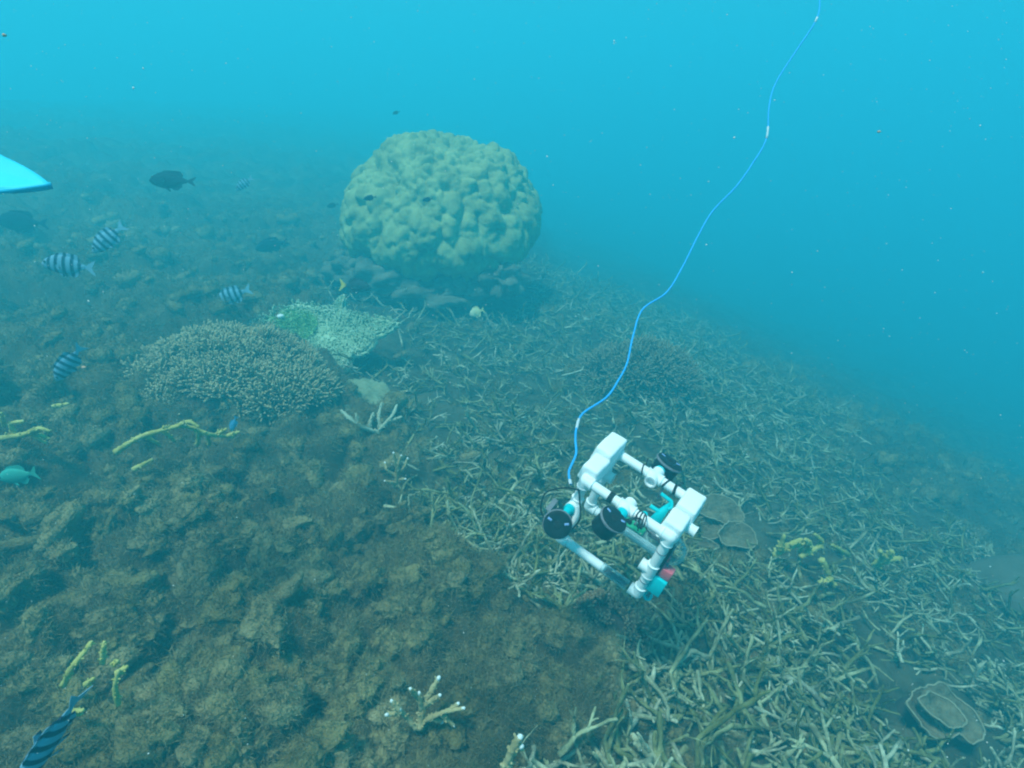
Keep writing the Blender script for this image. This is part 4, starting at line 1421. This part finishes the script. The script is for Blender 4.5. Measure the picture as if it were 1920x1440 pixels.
def fish_mesh(kind, depth, width, fin=1.0):
    """unit length fish, snout at +x, tail at -x"""
    mb = MB()
    xs = np.array([0.5, 0.485, 0.45, 0.40, 0.32, 0.22, 0.10, -0.02, -0.12, -0.20, -0.26, -0.30])
    hs = np.array([0.02, 0.16, 0.36, 0.56, 0.80, 0.96, 1.0, 0.90, 0.68, 0.44, 0.28, 0.24]) * depth / 2
    ws = np.array([0.02, 0.30, 0.60, 0.84, 1.0, 1.0, 0.92, 0.74, 0.52, 0.34, 0.22, 0.14]) * width / 2
    zc = np.array([-0.03, -0.028, -0.02, -0.012, 0, 0.004, 0.004, 0, 0, 0, 0, 0])
    n = 18
    a = np.arange(n) * 2 * math.pi / n
    V = np.vstack([np.stack([np.full(n, x), np.cos(a) * w, np.sin(a) * h + z], -1) for x, h, w, z in zip(xs, hs, ws, zc)])
    i = np.arange(len(xs) - 1)[:, None] * n
    j = np.arange(n)[None]
    k = (j + 1) % n
    Q = np.stack([i + j, i + n + j, i + n + k, i + k], -1).reshape(-1, 4)
    mb.add(V, [Q, np.array([list(range(n)), [(len(xs) - 1) * n + q for q in range(n)][::-1]])])
    h = depth / 2
    k_ = fin
    plate_fin(mb, [(-0.27, 0.02), (-0.34, 0.06 * k_), (-0.44, 0.16 * k_), (-0.50, 0.20 * k_), (-0.46, 0.08 * k_), (-0.43, 0.0), (-0.46, -0.08 * k_), (-0.50, -0.20 * k_), (-0.44, -0.16 * k_), (-0.34, -0.06 * k_), (-0.27, -0.02)])
    plate_fin(mb, [(0.26, h * 0.88), (0.20, h * (1 + .20 * k_)), (0.08, h * (1 + .34 * k_)), (-0.06, h * (1 + .30 * k_)), (-0.16, h * (1 + .2 * k_)), (-0.22, h * 0.7), (-0.20, h * 0.36), (-0.06, h * 0.7), (0.1, h * 0.94)])
    plate_fin(mb, [(0.02, -h * 0.92), (-0.04, -h * (1 + .25 * k_)), (-0.12, -h * (1 + .28 * k_)), (-0.22, -h * 0.7), (-0.2, -h * 0.36), (-0.08, -h * 0.66)])
    for s in (1, -1):
        P = np.array([(0.22, s * width * 0.48, -0.02), (0.10, s * width * 0.95, 0.02), (0.06, s * width * 1.0, -0.05), (0.12, s * width * 0.75, -0.09), (0.2, s * width * 0.49, -0.06)])
        V2 = np.vstack([P, P + [0, s * 0.006, 0]])
        mb.add(V2, [np.array([[0, 1, 2, 3, 4], [9, 8, 7, 6, 5]]), np.array([[a_, 5 + a_, 5 + (a_ + 1) % 5, (a_ + 1) % 5] for a_ in range(5)])])
        P = np.array([(0.16, s * width * 0.2, -h * 0.9), (0.08, s * width * 0.3, -h * 1.25), (0.04, s * width * 0.3, -h * 1.2), (0.08, s * width * 0.2, -h * 0.92)])
        V2 = np.vstack([P, P + [0, s * 0.006, 0]])
        mb.add(V2, [np.array([[0, 1, 2, 3], [7, 6, 5, 4]]), np.array([[a_, 4 + a_, 4 + (a_ + 1) % 4, (a_ + 1) % 4] for a_ in range(4)])])
    me = mb.mesh('body', FM[kind])
    me.set_sharp_from_angle(angle=math.radians(35))
    return me


FM = {k_: fish_mat('fish_' + k_, k_) for k_ in ('striped', 'yellowtail', 'dark', 'pale', 'blue', 'green')}
FMESH = {'striped': fish_mesh('striped', 0.37, 0.15, 0.75), 'yellowtail': fish_mesh('yellowtail', 0.36, 0.16), 'dark': fish_mesh('dark', 0.36, 0.16, 0.5), 'pale': fish_mesh('pale', 0.55, 0.16),
         'blue': fish_mesh('blue', 0.42, 0.16), 'green': fish_mesh('green', 0.42, 0.16)}
M_eye = pmat('fish_eye', (0.01, 0.01, 0.012), 0.25, 0.5)
EYE = MB().add(*blob((0, 0, 0), 0.026, 1, 10, 7, 0.0, (1, 0.6, 1))).mesh('eye', M_eye)


def fish(kind, label, head, tail, dist, tilt=0.0, toward=0.0, group=None):
    """head and tail in photo pixels, swimming at a distance; tilt rolls the back towards the camera, toward turns the head to it"""
    mx_, my_ = (head[0] + tail[0]) / 2, (head[1] + tail[1]) / 2
    dist = min(dist, np.linalg.norm(at(mx_, my_, 0.20) - CAM) - 0.12)      # swim clear of the turf
    c = pt(mx_, my_, dist)
    v = RIGHT * (head[0] - tail[0]) - UPV * (head[1] - tail[1])
    L = np.linalg.norm(v) * (dist * (ray(*head) @ FWD)) / F
    v = v / np.linalg.norm(v)
    d = v - FWD * toward
    L *= np.linalg.norm(d)
    d /= np.linalg.norm(d)
    z = UPV * math.cos(tilt) - FWD * math.sin(tilt)
    M = frame(d, z, c)
    M[:3, :3] *= L
    o = thing('fish', label, 'fish', c, group)
    o.matrix_world = Matrix(M.tolist())
    link('body', FMESH[kind], o)
    wd = {'striped': .17}.get(kind, .16)
    for s in (1, -1):
        e_ = link('eye', EYE, o)
        e_.location = (0.40, s * wd * 0.40, 0.03)
    return o


SG = 'blue and black striped fish over the left turf'
fish('striped', 'striped fish nosing down left, upper of the close pair below the dark fish', (176, 474), (230, 419), 3.07, 0.15, 0.15, SG)
fish('striped', 'striped fish swimming level to the left, lower of the close pair', (80, 492), (177, 503), 2.92, 0.3, 0.1, SG)
fish('striped', 'striped fish diving steeply beside the orange speck above the yellow tuft', (106, 714), (152, 646), 2.49, 0.5, 0.1, SG)
fish('striped', 'small faint striped fish just behind the big bushy coral', (402, 566), (472, 541), 3.46, 0.2, 0.0, SG)
fish('striped', 'faint tiny striped fish in the haze right of the dark oval fish', (442, 356), (474, 332), 4.50, 0.2, 0.0, SG)
fish('striped', 'large near striped fish seen from above, cut by the bottom left corner', (46, 1462), (150, 1296), 1.25, 1.38, 0.1, SG)
DG = 'dark fish in the hazy water'
fish('dark', 'dark oval fish swimming left in open water right of the cyan fin tip', (279, 336), (368, 341), 3.46, 0.0, 0.0, DG)
fish('dark', 'dim long dark fish at the left edge above the striped pair', (-8, 412), (92, 420), 4.50, 0.3, 0.0, DG)
fish('dark', 'faint dark fish against the shadowed slope left of the coral head', (478, 466), (542, 452), 4.62, 0.3, 0.0, DG)
fish('yellowtail', 'dark fish with a yellow tail under the ledge of the coral head', (696, 538), (636, 534), 3.15, 0.0, 0.0)
fish('pale', 'tiny pale yellow fish in the shadow under the coral head', (880, 590), (908, 580), 3.1, 0.1, 0.0)
fish('blue', 'tiny blue fish at the right end of the arching yellow branch', (434, 808), (442, 780), 3.16, 0.2, 0.2)
fish('green', 'plain green fish at the left edge below the yellow tuft', (-4, 896), (72, 886), 2.49, 0.4, 0.0)
fish('dark', 'tiny dark fish over the left face of the coral head', (682, 374), (706, 368), 3.1, 0.0, 0.2, DG)
fish('dark', 'tiny dark fish beside the left rim of the coral head', (613, 388), (634, 382), 4.27, 0.0, 0.2, DG)
fish('dark', 'tiny dark fish in front of the middle of the coral head', (792, 376), (812, 372), 3.1, 0.0, 0.2, DG)
fish('dark', 'tiny dark speck of a fish in open water above the coral head', (736, 214), (750, 208), 4.85, 0.0, 0.2, DG)

# ------------------------------------------------------------------ swim fin tip entering at the left
P0 = pt(40, 330, 1.15)
nf_ = np.array([0.15, -0.55, 0.80])
nf_ /= np.linalg.norm(nf_)
fo = plate_pts([(98, 350), (78, 354), (40, 358), (0, 358), (-60, 352), (-190, 330), (-300, 290), (-300, 190), (-190, 210), (-60, 258), (0, 292), (45, 314), (75, 332)], P0, nf_)
V, Pp, ed, c2, _ = plate(fo, nf_, 0.012, 0.004, 7, 60, 0.0, 3, 0.0)
sf = thing('swim_fin', 'bright cyan pointed fin tip poking in at the left edge', 'swim fin', c2)
bl = MB().add(V - c2, Pp).obj('blade', M_fin, sf)
MB().add(*tube(catmull([ed[0] - c2, fo[3] - c2, fo[4] - c2, fo[6] - c2], 6), [0.004] * 19, 6)).obj('rib', M_fin, sf)

# ------------------------------------------------------------------ marine snow
sn = MB()
octv = np.array([(1, 0, 0), (-1, 0, 0), (0, 1, 0), (0, -1, 0), (0, 0, 1), (0, 0, -1)], float)
octf = np.array([(0, 2, 4), (2, 1, 4), (1, 3, 4), (3, 0, 4), (2, 0, 5), (1, 2, 5), (3, 1, 5), (0, 3, 5)])
for q in range(5200):
    dist = RNG.uniform(0.8, 4.5)
    p = pt(RNG.uniform(-150, 2070), RNG.uniform(-100, 1540), dist)
    if p[2] < base(p[:1], p[1:2])[0] + 0.1 or p[2] > 1.95:
        continue
    s = 0.00042 * dist ** 0.75 * RNG.lognormal(0, 0.5)
    sn.add(p + octv * s * RNG.uniform(0.6, 1.4, 3), [octf])
tag(sn.obj('marine_snow', M_snow), 'tiny pale specks drifting through the water', 'marine snow', kind='stuff')
for (px, py, dist, r, lab) in [(157, 689, 1.7, 0.0045, 'soft orange drifting speck beside the diving striped fish'), (1648, 247, 1.3, 0.0022, 'small orange drifting speck high in the open water on the right'), (8, 66, 1.2, 0.0024, 'small orange drifting speck in the top left corner')]:
    o = link('drifting_speck', MB().add(*blob((0, 0, 0), r, 3, 12, 8, 0.3, (1.3, 1, 0.8))).mesh('drifting_speck', M_orange))
    o.location = pt(px, py, dist)
    tag(o, lab, 'particle')

# ------------------------------------------------------------------ the water
top = 3.6
bot = GROUND_LOW - 1.0
bx = 31.0
V = np.array([(x, y, z) for z in (bot, top) for x, y in ((-bx, -bx), (bx, -bx), (bx, bx), (-bx, bx))])
haze = link('haze', mesh_np('haze', V, [np.array([[3, 2, 1, 0], [4, 5, 6, 7], [0, 1, 5, 4], [1, 2, 6, 5], [2, 3, 7, 6], [3, 0, 4, 7]])], None, False))
mh = bpy.data.materials.new('sea_water')
mh.use_nodes = True
N, L = mh.node_tree.nodes, mh.node_tree.links
N.clear()
pv = N.new('ShaderNodeVolumePrincipled')
mo = N.new('ShaderNodeOutputMaterial')
L.new(pv.outputs[0], mo.inputs['Volume'])
pv.inputs['Color'].default_value = (0.045, 0.45, 0.545, 1)
pv.inputs['Absorption Color'].default_value = (0.05, 0.56, 0.955, 1)
pv.inputs['Density'].default_value = 0.33
pv.inputs['Anisotropy'].default_value = 0.2
haze.data.materials.append(mh)
tag(haze, 'blue green sea water haze surrounding the reef', 'water', kind='stuff')
